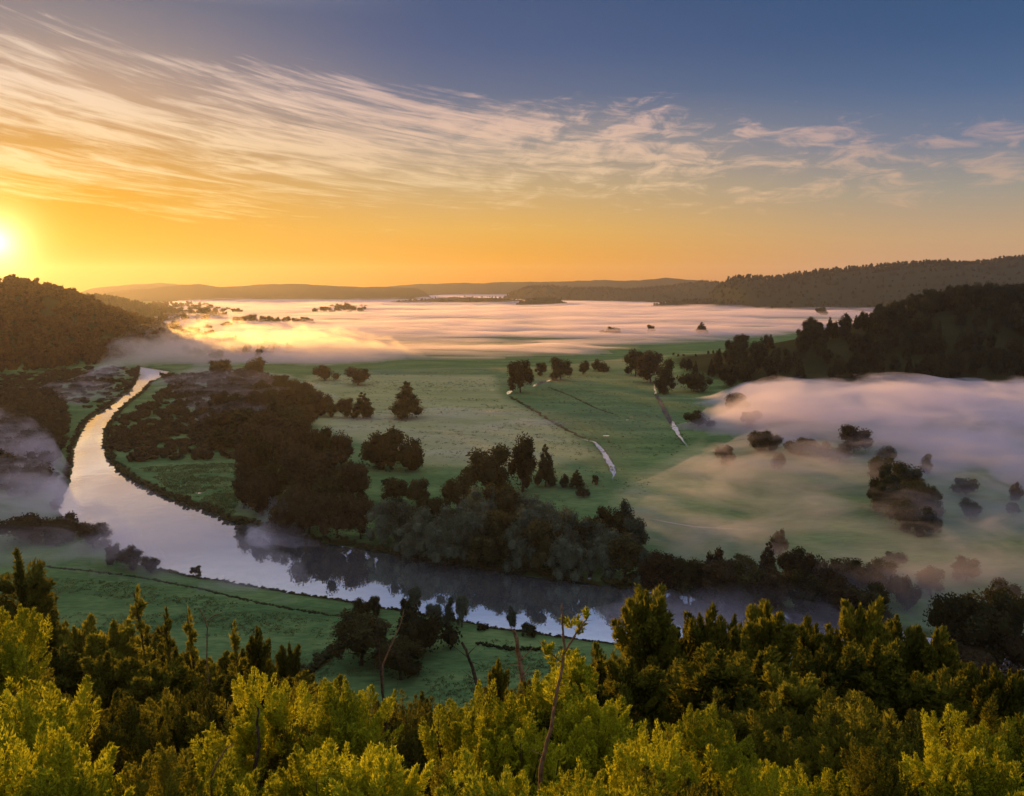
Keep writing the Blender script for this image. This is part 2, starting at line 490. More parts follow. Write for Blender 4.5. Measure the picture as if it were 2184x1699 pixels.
def blob(g, c, r, n, rng, amp=0.25):
    V, Q = cube_sphere(n)
    k = rng.random(3) * 9
    d = 1 + amp * (fbm(V[:, 0] * 1.7 + k[0], V[:, 1] * 1.7 + V[:, 2] * 1.3 + k[1], 2) - 0.5) * 2
    g.add(np.asarray(c) + V * d[:, None] * np.asarray(r), Q)


def leaves(g, P, A, Nn, ln, wd):
    """pointed leaf quads: position, long axis, side direction"""
    A = unit(A); S = unit(np.cross(A, Nn))
    n = len(P)
    V = np.stack([P - A * ln[:, None] * .5, P + S * wd[:, None] * .5 - A * ln[:, None] * .05, P + A * ln[:, None] * .5, P - S * wd[:, None] * .5 - A * ln[:, None] * .05], 1).reshape(-1, 3)
    g.add(V, np.arange(n * 4).reshape(n, 4))


def tube(g, path, radii, sides=6):
    path = np.asarray(path, float); n = len(path)
    T = unit(np.gradient(path, axis=0)); ref = np.array([0.3, 1, 0.1])
    X = unit(np.cross(T, ref)); Y = np.cross(T, X)
    a = np.linspace(0, 2 * np.pi, sides, endpoint=False)
    V = (path[:, None] + (X[:, None] * np.cos(a)[None, :, None] + Y[:, None] * np.sin(a)[None, :, None]) * np.asarray(radii)[:, None, None]).reshape(-1, 3)
    Q = []
    for i in range(n - 1):
        for j in range(sides):
            k = (j + 1) % sides
            Q.append((i * sides + j, i * sides + k, (i + 1) * sides + k, (i + 1) * sides + j))
    g.add(V, Q)


def lobed_crown(name, lobes, nleaf, leaf, rng, core=0.66):
    g = Geo(); lobes = np.asarray(lobes, float)
    for l in lobes: blob(g, l[:3], l[3:] * core, 3, rng)
    w = lobes[:, 3] * lobes[:, 5]; w = w / w.sum()
    k = rng.choice(len(lobes), nleaf, p=w)
    d = unit(rng.normal(size=(nleaf, 3))); d[:, 2] = np.where(rng.random(nleaf) < .6, np.abs(d[:, 2]), d[:, 2])
    r = 0.62 + 0.55 * rng.random(nleaf) ** 1.3
    P = lobes[k, :3] + d * r[:, None] * lobes[k, 3:]
    A = d * .5 + rng.normal(size=(nleaf, 3)) * .7 + np.array([0, 0, .3])
    s = leaf * (0.6 + 0.9 * rng.random(nleaf))
    leaves(g, P, A, rng.normal(size=(nleaf, 3)), s * 1.5, s)
    return g


def simple_trunk(rng, top=0.6, r=0.022, limbs=5, lean=0.04):
    g = Geo()
    x, y = rng.normal(size=2) * lean
    tube(g, [(0, 0, -.03), (x * .2, y * .2, .12), (x * .6, y * .6, top * .55), (x, y, top)], [r * 1.4, r, r * .75, r * .3])
    for i in range(limbs):
        t = rng.uniform(.25, .8); a = rng.uniform(0, 6.28); L = rng.uniform(.12, .24)
        b = np.array([x * t, y * t, top * t]); e = b + np.array([math.cos(a) * L, math.sin(a) * L, L * .9])
        tube(g, [b, (b + e) / 2 + (0, 0, -.01), e], [r * .5, r * .35, r * .12], 5)
    return g


def proto_lobes(kind, rng):
    L = []
    if kind == 'round':
        L.append((0, 0, .58, .27, .27, .36))
        for i in range(13):
            a = rng.uniform(0, 6.28); z = rng.uniform(.22, .86); rr = .27 * math.sqrt(max(.05, 1 - ((z - .52) / .5) ** 2)); r = rng.uniform(.10, .17)
            L.append((math.cos(a) * rr, math.sin(a) * rr, z, r, r, r * 1.15))
    elif kind == 'tall':
        L.append((0, 0, .55, .17, .17, .4))
        for i in range(13):
            a = rng.uniform(0, 6.28); z = rng.uniform(.18, .92); rr = .17 * math.sqrt(max(.03, 1 - ((z - .48) / .52) ** 2)); r = rng.uniform(.07, .12)
            L.append((math.cos(a) * rr, math.sin(a) * rr, z, r, r, r * 1.4))
    elif kind == 'cone':
        for i in range(20):
            z = .1 + .86 * (i / 19); rr = .27 * (1 - z) ** .8 + .015; a = i * 2.4 + rng.uniform(-.4, .4); r = .11 * (1 - z) + .035
            L.append((math.cos(a) * rr * .8, math.sin(a) * rr * .8, z, r, r, r * 1.3))
        L.append((0, 0, .4, .17, .17, .38))
    elif kind == 'willow':
        L.append((0, 0, .45, .36, .36, .42))
        for i in range(20):
            a = rng.uniform(0, 6.28); z = rng.uniform(.12, .9); rr = .42 * math.sqrt(max(.04, 1 - ((z - .35) / .62) ** 2)); r = rng.uniform(.11, .19)
            L.append((math.cos(a) * rr, math.sin(a) * rr, z, r, r, r * 1.1))
    elif kind == 'bush':
        L.append((0, 0, .4, .55, .5, .42))
        for i in range(14):
            a = rng.uniform(0, 6.28); q = rng.uniform(.2, .7); r = rng.uniform(.18, .3)
            L.append((math.cos(a) * q, math.sin(a) * q * .9, rng.uniform(.15, .75), r, r, r * .9))
    elif kind == 'multi':
        for cx, h in ((-.34, .92), (.02, 1.0), (.36, .95)):
            L.append((cx, rng.uniform(-.08, .08), .5 * h, .2, .22, .42 * h))
            for i in range(8):
                a = rng.uniform(0, 6.28); z = rng.uniform(.15, .88) * h; r = rng.uniform(.10, .15); q = .2 * math.sqrt(max(.05, 1 - ((z - .48) / .54) ** 2))
                L.append((cx + math.cos(a) * q, math.sin(a) * q, z, r, r, r * 1.15))
    if kind in ('round', 'tall', 'multi'):
        L = [(x, y, (z - .5) * 1.12 + .45, a, b, c * 1.12) for x, y, z, a, b, c in L]
    return L


class Proto:
    pass


def make_proto(name, crown, trunk, crown_name='crown', trunk_name='trunk'):
    p = Proto(); V, Q = crown.arrays()
    zmax = V[:, 2].max()
    p.w = float(np.percentile(V[:, 0], 99) - np.percentile(V[:, 0], 1)); p.h = float(np.percentile(V[:, 2], 99.8))
    p.crown = crown.mesh(crown_name); p.trunk = trunk.mesh(trunk_name) if trunk else None
    p.arr = (V, Q)
    return p


PR = {}
for kind, cnt, nl, lf in (('round', 4, 4200, .026), ('tall', 3, 3400, .022), ('cone', 3, 3400, .022), ('willow', 3, 4600, .026), ('bush', 3, 1800, .05), ('multi', 1, 4200, .03)):
    for i in range(cnt):
        rng = np.random.default_rng(100 + len(PR))
        cr = lobed_crown(kind, proto_lobes(kind, rng), nl, lf, rng)
        PR[kind, i] = make_proto(kind, cr, simple_trunk(rng) if kind != 'bush' else simple_trunk(rng, .4, .03, 3))
KN = {'round': 'broadleaf_tree', 'tall': 'poplar_tree', 'cone': 'conifer_tree', 'willow': 'willow_tree', 'bush': 'bush', 'multi': 'broadleaf_tree'}


def put(name, proto, loc, sx, sz, rot, mat, label, cat, group=None, bark='bark', lift=0.0, tilt=(0, 0)):
    r = bpy.data.objects.new(name, None); COL.objects.link(r)
    r.location = loc; r.rotation_euler = (tilt[0], tilt[1], rot); r.scale = (sx, sx, sz); r.empty_display_size = 0.2
    tag(r, label, cat, group)
    for nm, me, mt in (('crown', proto.crown, mat), ('trunk', proto.trunk, bark)):
        if me is None: continue
        o = bpy.data.objects.new(nm, me); COL.objects.link(o); o.parent = r
        if len(me.materials) == 0: me.materials.append(None)
        if lift: 
            if mt == mat: o.location.z = lift
            else: o.scale.z = 1 + lift / proto.h
        o.material_slots[0].link = 'OBJECT'; o.material_slots[0].material = M[mt]
    return r


_cyc = {}


def valley_tree(xc, yb, yt, w, kind, mat, label, group=None, cat=None):
    """a tree whose foot stands at the picture point (xc, yb) on the valley floor; height and width in metres follow from it"""
    p = on_plane(xc, yb, 0.5)
    for _ in range(3): p = on_plane(xc, yb, max(gz(p[0], p[1]), WATER_Z))
    top = at_y(xc, yt, p[1]); h = top[2] - p[2]
    depth = (p[1] * math.cos(PITCH) + (CAM_H - p[2]) * math.sin(PITCH))
    n = _cyc.get(kind, 0); _cyc[kind] = n + 1
    pr = PR[kind, n % max(i + 1 for k, i in PR if k == kind)]
    wm = w / F * depth
    rot = random.uniform(-.5, .5) if kind == 'multi' else random.uniform(0, 6.28)
    return put(KN[kind], pr, (p[0], p[1], p[2] - .1), wm / pr.w, h / pr.h, rot, mat, label, cat or ('bush' if kind == 'bush' else 'tree'), group)


# ---- single trees of the valley: x, foot y, top y, width, kind, leaf, label
VT = [
    (868, 893, 815, 66, 'cone', 'dark', 'broad conical tree standing alone in the pale meadow with small bushes at its foot'),
    (775, 893, 838, 50, 'cone', 'dark', 'pointed dark tree beside a smaller one, just left of the broad conical tree'),
    (741, 892, 850, 36, 'round', 'brown', 'small round tree leaning against the pointed dark tree in the meadow'),
    (835, 1002, 914, 140, 'multi', 'dark', 'wide three-headed tree at the meadow edge above the dark grove'),
    (1040, 1062, 950, 96, 'round', 'dark', 'large round dark tree, biggest of the three above the willows'),
    (1115, 1050, 925, 56, 'tall', 'dark', 'tallest of the three dark trees above the willows, with pointed top'),
    (1163, 1038, 950, 46, 'cone', 'conifer', 'slim conical dark tree, right of the tallest tree above the willows'),
    (693, 812, 780, 52, 'bush', 'brown', 'low hazy brown tree at the fog edge, upper left of the meadow'),
    (764, 822, 783, 48, 'round', 'brown', 'round hazy tree at the fog edge above the pointed dark tree'),
    (1110, 838, 768, 54, 'round', 'dark', 'dark tree at the corner of the green field beside the bright pond'),
    (1153, 802, 774, 24, 'round', 'dark', 'small tree at the pond between two larger dark trees'),
    (1195, 812, 762, 44, 'round', 'dark', 'rounded dark tree at the right end of the bright pond'),
    (1244, 799, 769, 22, 'tall', 'dark', 'small upright tree on the far edge of the green field'),
    (1279, 793, 767, 42, 'bush', 'dark', 'wide low bushy tree on the far edge of the green field'),
    (1355, 803, 745, 48, 'round', 'dark', 'left tree of the dark trio at the head of the right brook'),
    (1388, 818, 748, 58, 'round', 'brown', 'middle tree of the dark trio at the head of the right brook'),
    (1418, 840, 765, 38, 'tall', 'dark', 'right and nearest tree of the dark trio at the head of the right brook'),
    (1480, 836, 793, 66, 'bush', 'dark', 'sprawling dark bush at the foot of the wooded spur'),
    (1560, 826, 778, 52, 'round', 'dark', 'round dark tree at the tip of the wooded spur'),
    (1489, 910, 878, 64, 'bush', 'dark', 'flat dark bush beside the lower end of the right brook'),
    (1306, 714, 697, 32, 'bush', 'dark', 'broad dark treetop standing out of the lavender fog'),
    (1388, 712, 693, 16, 'round', 'dark', 'small dark treetop in the lavender fog, between the broad and the triangular one'),
    (1496, 714, 688, 27, 'cone', 'dark', 'triangular dark treetop standing out of the lavender fog'),
    (1283, 713, 704, 12, 'bush', 'brown', 'faint tiny treetop just left of the broad one in the fog'),
    (540, 738, 720, 18, 'round', 'brown', 'rounded small tree poking out of the orange fog'),
    (583, 742, 726, 13, 'tall', 'brown', 'narrow small tree poking out of the orange fog'),
    (1752, 674, 655, 28, 'bush', 'dark', 'angular dark tree clump on the fog beside the far end of the spur'),
    (1230, 1042, 1003, 34, 'cone', 'dark', 'small pointed shrub tree right of the slim conical tree'),
    (1204, 1040, 1010, 26, 'bush', 'dark', 'low shrub at the foot of the slim conical tree'),
    (1271, 1034, 1014, 16, 'bush', 'dark', 'tiny leaning shrub close to the end of the left brook'),
    (1245, 1062, 1040, 30, 'bush', 'brown', 'sparse brown shrub below the small pointed shrub tree'),
    (545, 808, 762, 42, 'tall', 'brown', 'dark upright tree on the fog edge at the top of the scrub wood'),
    (520, 812, 785, 40, 'round', 'brown', 'rounded tree beside the upright tree at the top of the scrub wood'),
    (470, 806, 768, 44, 'round', 'brown', 'dim reddish tree behind the scrub wood near the river end'),
    (1820, 968, 906, 62, 'round', 'brown', 'large rounded tree rising from the mauve fog'),
    (1890, 985, 950, 54, 'bush', 'dark', 'wide dark treetop right of the large rounded tree in the fog'),
    (1973, 1010, 968, 24, 'tall', 'dark', 'thin upright tree behind the hedge clump in the fog'),
    (1600, 912, 876, 40, 'round', 'brown', 'faint brown tree in the upper left of the mauve fog'),
    (1572, 880, 838, 48, 'round', 'brown', 'brown tree half sunk in the pink fog edge under the spur'),
    (1625, 968, 920, 50, 'round', 'dark', 'dim rounded tree left of the long dim hedge in the fog'),
    (1650, 962, 928, 36, 'bush', 'dark', 'dim low tree at the left end of the long dim hedge in the fog'),
    (1545, 990, 948, 40, 'round', 'brown', 'ghostly brown tree near the lower end of the right brook'),
    (2068, 1108, 1064, 36, 'round', 'dark', 'small dark tree in the blue mist right of the hedge clump'),
    (2060, 1056, 1018, 58, 'bush', 'dark', 'misty flat treetop above the small dark tree in the blue mist'),
    (2160, 1098, 1072, 26, 'round', 'dark', 'small misty tree close to the right border of the meadow'),
    (2165, 1066, 1030, 34, 'bush', 'brown', 'faint brown treetop above the small misty tree'),
    (1636, 1242, 1156, 46, 'cone', 'brown', 'reddish conical tree rising from the mist beyond the golden treetops'),
    (1705, 1270, 1182, 60, 'round', 'brown', 'misty rounded tree right of the reddish conical tree'),
    (1625, 1305, 1230, 80, 'bush', 'brown', 'broad misty bush in front of the reddish conical tree'),
    (1560, 1285, 1215, 74, 'round', 'brown', 'misty brown tree on the far river bank left of the conical tree'),
    (1500, 1270, 1205, 70, 'round', 'brown', 'dim brown tree on the far bank near the mouth of the small inlet'),
    (1440, 1262, 1190, 66, 'round', 'dark', 'dim dark tree at the right end of the far bank willows'),
    (1780, 1305, 1225, 84, 'bush', 'brown', 'wide dim bush in the grey mist near the right river bend'),
    (1880, 1262, 1195, 54, 'round', 'dark', 'dim tree alone in the teal mist right of the river bend'),
    (2030, 1400, 1262, 90, 'round', 'dark', 'left one of the big dark misty bushes below the blue mist'),
    (2090, 1415, 1250, 110, 'round', 'dark', 'biggest of the dark misty bushes below the blue mist'),
    (2150, 1400, 1268, 90, 'round', 'dark', 'right one of the big dark misty bushes below the blue mist'),
    (2075, 1432, 1362, 170, 'bush', 'brown', 'low misty thicket under the big dark misty bushes'),
    (2176, 1432, 1352, 110, 'bush', 'brown', 'dim bush at the right border below the dark misty bushes'),
    (885, 1318, 1248, 26, 'tall', 'willow', 'slender grey-green poplar on the near bank above the black thicket'),
    (868, 1322, 1275, 26, 'tall', 'dark', 'shorter poplar left of the slender grey-green one'),
    (924, 1330, 1290, 34, 'round', 'willow', 'small rounded tree right of the slender grey-green poplar'),
    (957, 1336, 1272, 24, 'tall', 'willow', 'left one of the thin grey trees on the near bank'),
    (985, 1338, 1266, 26, 'tall', 'willow', 'right one of the thin grey trees on the near bank'),
    (906, 1392, 1303, 126, 'bush', 'conifer', 'black thicket on the near bank under the poplars'),
    (797, 1312, 1270, 28, 'round', 'dark', 'upright bush at the water left of the poplars'),
    (772, 1318, 1278, 34, 'round', 'dark', 'rounded bush at the water, farthest left of the near bank trees'),
    (770, 1420, 1312, 120, 'round', 'dark', 'big dark tree at the slope foot left of the black thicket'),
    (855, 1450, 1368, 92, 'round', 'dark', 'dark rounded tree at the slope foot below the black thicket'),
    (1090, 1346, 1292, 18, 'tall', 'willow', 'thin pale tree at the water behind the red dead trunk'),
    (1030, 1344, 1328, 26, 'bush', 'dark', 'small dark bush at the water left of the thin pale tree'),
    (1130, 1356, 1330, 34, 'bush', 'dark', 'small dark bush at the water right of the thin pale tree'),
    (418, 1226, 1208, 22, 'round', 'brown', 'tiny round bush alone on the left river bank'),
    (322, 1222, 1186, 34, 'round', 'brown', 'misty bush at the water, lowest of the left bank bushes'),
    (276, 1214, 1168, 48, 'round', 'brown', 'misty tree at the water on the left bank, above the lowest bush'),
    (240, 1204, 1160, 34, 'bush', 'brown', 'misty tattered bush at the water on the left bank'),
    (200, 1168, 1118, 60, 'round', 'brown', 'dark rounded tree overhanging the left bank below the river bend'),
    (140, 1152, 1098, 90, 'bush', 'brown', 'wide dark bush on the left bank at the tight river bend'),
    (60, 1152, 1095, 110, 'bush', 'brown', 'wide dim bush in the rosy mist on the left bank'),
    (14, 1236, 1222, 20, 'bush', 'olive', 'small tawny bush at the left border behind the dark spruce'),
]
for a in VT: valley_tree(*a)

# ---- groves whose trees look alike
def grove(rows, kind_cycle, mats, label, group):
    for i, (x, yb, yt, w) in enumerate(rows):
        valley_tree(x, yb, yt, w, kind_cycle[i % len(kind_cycle)], mats[i % len(mats)], label, group)


grove([(530, 1060, 950, 56), (560, 1050, 925, 60), (600, 1010, 905, 66), (632, 985, 890, 60), (585, 1075, 985, 84), (640, 1060, 950, 70), (664, 1010, 915, 48), (695, 1012, 912, 46), (730, 1010, 920, 48),
       (690, 1060, 960, 70), (730, 1062, 985, 62), (520, 1085, 1020, 40), (655, 1095, 1000, 66), (690, 1110, 1020, 64), (755, 1075, 990, 56), (768, 1060, 985, 30), (625, 1100, 1030, 60), (560, 1100, 1010, 60)],
      ['tall', 'round', 'round', 'tall'], ['brown', 'dark', 'brown'], 'dark russet tree in the dense grove at the river bend', 'trees of the dark grove')
grove([(660, 1138, 1040, 74), (720, 1148, 1048, 84), (770, 1150, 1060, 60), (610, 1138, 1075, 70)], ['round', 'willow'], ['brown'],
      'dome-shaped brown tree at the waterline below the dark grove', 'dome-shaped trees by the water')
grove([(838, 1078, 1022, 56), (890, 1082, 1020, 48), (978, 1092, 1012, 62)], ['round'], ['dark'], 'small dark tree in the gap between grove and willows', 'small dark trees behind the willows')
grove([(820, 1158, 1070, 76), (860, 1160, 1062, 80), (905, 1150, 1066, 60), (915, 1182, 1085, 84), (965, 1170, 1078, 74), (940, 1130, 1060, 60), (1000, 1190, 1090, 84), (1025, 1140, 1042, 86), (1065, 1140, 1034, 84), (1110, 1130, 1042, 80),
       (1020, 1180, 1085, 80), (1070, 1190, 1090, 88), (1115, 1180, 1075, 90), (1155, 1160, 1062, 84), (1160, 1212, 1110, 90), (1110, 1218, 1120, 80), (1200, 1200, 1085, 86), (1235, 1190, 1100, 70),
       (1210, 1232, 1140, 84), (1262, 1196, 1104, 72), (1285, 1180, 1096, 50), (880, 1188, 1110, 76), (950, 1204, 1120, 80), (1050, 1214, 1130, 84), (1290, 1226, 1130, 80)],
      ['willow'], ['willow', 'willow', 'dark'], 'grey-green willow with domed crown on the far river bank', 'willows along the far river bank')
grove([(1300, 1180, 1082, 60), (1338, 1170, 1066, 36), (1330, 1190, 1100, 56), (1352, 1200, 1105, 48), (1335, 1240, 1140, 70), (1375, 1250, 1170, 56)], ['round', 'tall', 'willow'], ['dark', 'willow'],
      'ragged dark tree at the right end of the willows', 'ragged trees at the end of the willows')
grove([(468, 878, 835, 40), (505, 880, 838, 46), (545, 880, 832, 44), (580, 876, 830, 46), (615, 884, 828, 50), (650, 880, 822, 46), (685, 888, 836, 44), (705, 890, 856, 24), (470, 920, 872, 54), (520, 925, 870, 60), (570, 930, 872, 60),
       (620, 925, 868, 56), (655, 908, 862, 40), (480, 960, 910, 60), (540, 950, 900, 56), (600, 900, 850, 50), (630, 850, 808, 30), (600, 842, 800, 30), (640, 880, 815, 44), (560, 845, 810, 30)],
      ['round', 'tall', 'round'], ['brown', 'dark'], 'dim brown tree along the back of the scrub wood', 'trees in the scrub wood')
grove([(1690, 1235, 1170, 56), (1735, 1248, 1180, 62), (1800, 1262, 1190, 66), (1850, 1280, 1205, 62), (1925, 1296, 1225, 60), (1760, 1285, 1215, 66), (1580, 1245, 1180, 58), (1530, 1238, 1172, 50), (1985, 1270, 1210, 54), (2060, 1240, 1190, 48), (1660, 1180, 1130, 40), (2140, 1300, 1240, 60), (1905, 1220, 1175, 44)],
      ['round', 'bush', 'round'], ['dark', 'brown'], 'hazy dark tree scattered in the mist between hedge clump and river', 'hazy trees in the lower right mist')
grove([(1405, 1268, 1178, 76), (1468, 1277, 1186, 80), (1530, 1287, 1196, 80), (1592, 1296, 1206, 84), (1655, 1306, 1212, 80), (1722, 1316, 1222, 84), (1785, 1326, 1236, 80), (1850, 1338, 1246, 84)],
      ['round', 'willow', 'round'], ['brown', 'dark'], 'misty brown tree along the far bank between willows and blue mist', 'misty trees on the right far bank')
grove([(1880, 1040, 975, 50), (1900, 1070, 990, 60), (1930, 1060, 985, 60), (1890, 1100, 1030, 60), (1940, 1100, 1020, 64), (1975, 1105, 1040, 60), (1920, 1130, 1065, 60), (1960, 1140, 1080, 60), (1870, 1085, 1020, 36), (1985, 1140, 1095, 40)],
      ['round', 'willow'], ['dark', 'conifer'], 'dark green tree of the hedge clump in the right mist', 'hedge clump in the mist')
grove([(1690, 970, 938, 44), (1725, 972, 935, 50), (1760, 980, 945, 50), (1790, 985, 955, 40), (1660, 1000, 965, 40)], ['bush', 'round'], ['brown'], 'faint tree of the long dim hedge in the mauve fog', 'dim hedge in the fog')
grove([(505, 693, 676, 16), (520, 694, 673, 18), (540, 694, 671, 20), (560, 693, 673, 18), (575, 692, 674, 16), (590, 694, 676, 20), (612, 693, 675, 18), (632, 694, 678, 18), (650, 693, 676, 18), (664, 692, 679, 14)],
      ['round', 'bush'], ['dark'], 'dark tree of the long row standing in the orange fog', 'tree row in the orange fog')
grove([(690, 667, 654, 14), (705, 668, 656, 12), (722, 666, 650, 16), (738, 664, 646, 16), (752, 666, 652, 14), (770, 668, 657, 12), (672, 668, 658, 12), (410, 676, 660, 22), (435, 678, 656, 26), (455, 680, 662, 20), (350, 690, 672, 22), (372, 700, 684, 24), (485, 700, 686, 22), (445, 706, 692, 20)],
      ['round', 'bush'], ['brown'], 'small hazy brown tree far out in the orange fog', 'far trees in the orange fog')
grove([(1436, 759, 752, 5), (1446, 761, 755, 5), (1458, 760, 755, 6), (1484, 762, 755, 4), (1510, 757, 748, 5), (1521, 756, 746, 5), (1534, 753, 744, 5)], ['bush'], ['dark'], 'tiny dark bush on the far pasture by the spur', 'tiny bushes on the far pasture')

# ---- woods on the near spur: every tree an object, shared meshes
k = 0
while k < 300:
    X, Y = random.uniform(178, 640), random.uniform(690, 850)
    if k > 120: X, Y = random.uniform(330, 600), random.uniform(690, 850)
    z = gz(X, Y)
    if z < 1.5: continue
    kind = random.choice(['round', 'round', 'tall', 'cone', 'round']); pr = PR[kind, random.randrange(3)]
    h = random.uniform(13, 24) if X < 420 else random.uniform(15, 25); w = h * random.uniform(.5, .75) * (0.75 if kind != 'round' else 1)
    put(KN[kind], pr, (X, Y, z - .3), w / pr.w, h / pr.h, random.uniform(0, 6.28), random.choice(['conifer', 'dark', 'conifer']), 'dark tree of the steep wooded spur above the mauve fog', 'tree', 'trees of the wooded spur')
    k += 1
for x, yt, Y in ((1985, 640, 800), (2030, 612, 810), (2062, 606, 815), (2108, 600, 820), (2160, 618, 820), (1945, 655, 800), (1905, 655, 780), (1720, 697, 760), (1680, 742, 730)):
    p = at_y(x, yt, Y); z = gz(p[0], Y); h = max(p[2] - z, 10); pr = PR['tall', k % 3]; k += 1
    put('poplar_tree', pr, (p[0], Y, z - .3), min(h * .42, 12) / pr.w, h / pr.h, k, 'conifer', 'tall dark tree on the skyline of the wooded spur', 'tree', 'tall trees on the spur crest')


# ---- woods that read as one mass
def low_tree(rng, kind):
    lob = proto_lobes(kind, rng)[:9]
    g = Geo()
    for l in lob: blob(g, l[:3], np.array(l[3:]) * .8, 2, rng)
    n = 150; L = np.asarray(lob); kk = rng.integers(0, len(L), n); d = unit(rng.normal(size=(n, 3))); d[:, 2] = np.abs(d[:, 2])
    P = L[kk, :3] + d * (.8 + .35 * rng.random((n, 1))) * L[kk, 3:]
    leaves(g, P, d + rng.normal(size=(n, 3)) * .6, rng.normal(size=(n, 3)), .11 * (0.6 + rng.random(n)), .08 * np.ones(n))
    return g.arrays()


LOW = {k: [low_tree(np.random.default_rng(500 + i), k) for i in range(4)] for k in ('round', 'bush', 'cone', 'tall')}


def wood(name, pts, mat, label, cat, kinds):
    """pts: rows of x, y, z, width, height"""
    g = Geo()
    for i, (x, y, z, w, h) in enumerate(pts):
        V, Q = LOW[kinds[i % len(kinds)]][(i * 7) % 4]
        a = random.uniform(0, 6.28); c, s = math.cos(a), math.sin(a); kx = w / max(np.ptp(V[:, 0]), .1)
        U = np.c_[(V[:, 0] * c - V[:, 1] * s) * kx + x, (V[:, 0] * s + V[:, 1] * c) * kx + y, V[:, 2] * h + z]
        g.add(U, Q)
    return tag(link(name, g.mesh(name), M[mat]), label, cat, kind='stuff')


def scatter(poly_px, n, wr, hr, rng, zmin=-9):
    poly = ground_poly(poly_px); P = np.array(poly); lo, hi = P.min(0), P.max(0); out = []
    while len(out) < n:
        q = lo + (hi - lo) * rng.random((400, 2)); q = q[inside(q, poly)]
        z = ground(q[:, 0], q[:, 1])
        for (x, y), zz in zip(q, z):
            if zz > 0.0 and len(out) < n:
                w = rng.uniform(*wr); out.append((x, y, zz - .3, w, rng.uniform(*hr)))
    return out


rng = np.random.default_rng(41)
wood('scrub_wood', scatter([(345, 805), (460, 800), (560, 800), (660, 830), (715, 880), (660, 900), (560, 960), (520, 985), (400, 985), (300, 990), (255, 980), (236, 950), (242, 922), (280, 885), (335, 848), (365, 825)], 950, (5, 11), (2.5, 6.5), rng),
     'brown', 'low brown scrub wood covering the inside of the river bend', 'woodland', ['bush', 'round', 'bush'])
wood('bank_wood', scatter([(-60, 862), (60, 845), (110, 850), (140, 895), (128, 955), (116, 1000), (104, 1040), (70, 1060), (-60, 1070)], 420, (8, 14), (5, 11), rng),
     'brown', 'dark rounded wood along the left bank of the river', 'woodland', ['round', 'bush', 'round'])
wood('bank_wood', scatter([(60, 800), (200, 785), (292, 786), (280, 830), (210, 878), (120, 860), (0, 850), (0, 800)], 330, (6, 11), (2, 4.5), rng),
     'brown', 'low dim scrub on the left bank between hill and river', 'woodland', ['bush'])
wood('far_wood', scatter([(290, 690), (320, 652), (400, 648), (470, 660), (520, 672), (430, 690), (320, 712)], 170, (14, 26), (12, 22), rng), 'brown', 'hazy woods beyond the fog lobe at the foot of the sunlit hill', 'woodland', ['round', 'bush'])
wood('far_wood', scatter([(330, 735), (420, 722), (520, 735), (640, 752), (560, 770), (400, 768)], 110, (9, 16), (8, 15), rng), 'brown', 'faint brown woods drowning in the orange fog lobe', 'woodland', ['round', 'bush'])
wood('far_wood', scatter([(660, 668), (700, 655), (790, 655), (770, 670)], 50, (12, 22), (10, 17), rng), 'brown', 'hazy copse far out in the orange fog', 'woodland', ['round', 'bush'])
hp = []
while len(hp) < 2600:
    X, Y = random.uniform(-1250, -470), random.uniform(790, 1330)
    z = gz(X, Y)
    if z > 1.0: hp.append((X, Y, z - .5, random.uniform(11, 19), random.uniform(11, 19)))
wood('hill_wood', hp, 'hill_glow', 'dark wood covering the steep hill under the sun', 'woodland', ['round', 'tall', 'round'])


# ---- far ridges: rounded hills of real depth with woods on them
def ridge(name, outline, Y, sig, mat, wooded=None, label=None, h=16, n=0, seed=0):
    o = np.array([at_y(x, y, Y)[[0, 2]] for x, y in outline])
    xs = np.linspace(o[0, 0], o[-1, 0], 220); zs = np.interp(xs, o[:, 0], o[:, 1]) - (h * .8 if n else 0)
    zs = zs + (fbm(xs / (sig * .35) + seed, xs * 0 + 3, 4) - .5) * 0.16 * np.clip(zs, 0, 120)
    e = smooth(0, 1, np.minimum(np.arange(220), np.arange(220)[::-1]) / 12)
    zs = np.maximum(zs, 2) * e
    ys = np.linspace(-2.4, 2.4, 34) * sig
    X, YY = np.meshgrid(xs, ys, indexing='ij')
    prof = np.exp(-(ys / sig) ** 2)[None, :] * (1 + .25 * (fbm(X / (sig * .5) + seed, YY / (sig * .5), 3) - .5) * (np.abs(ys) > sig * .2))
    Z = zs[:, None] * prof - 1.0
    V = np.c_[X.ravel(), (YY + Y).ravel(), Z.ravel()]
    ob = link(name, quads_mesh(name, V, grid_quads(220, 34), True), M[mat]); tag(ob, kind='structure')
    if n:
        P = []
        rg = np.random.default_rng(seed + 60)
        for i in range(n):
            a = int(rg.integers(6, 214)); t = rg.normal() * .35 if i % 3 else rg.uniform(-1.6, 0.3)
            j = int(np.clip(np.searchsorted(ys, t * sig), 0, 33))
            if Z[a, j] < 3: continue
            hh = h * rg.uniform(.6, 1.35)
            P.append((X[a, j] + rg.uniform(-4, 4), YY[a, j] + Y, Z[a, j] - 1, hh * rg.uniform(.45, .8), hh))
        wood(wooded, P, 'conifer', label, 'woodland', ['cone', 'round', 'tall'])


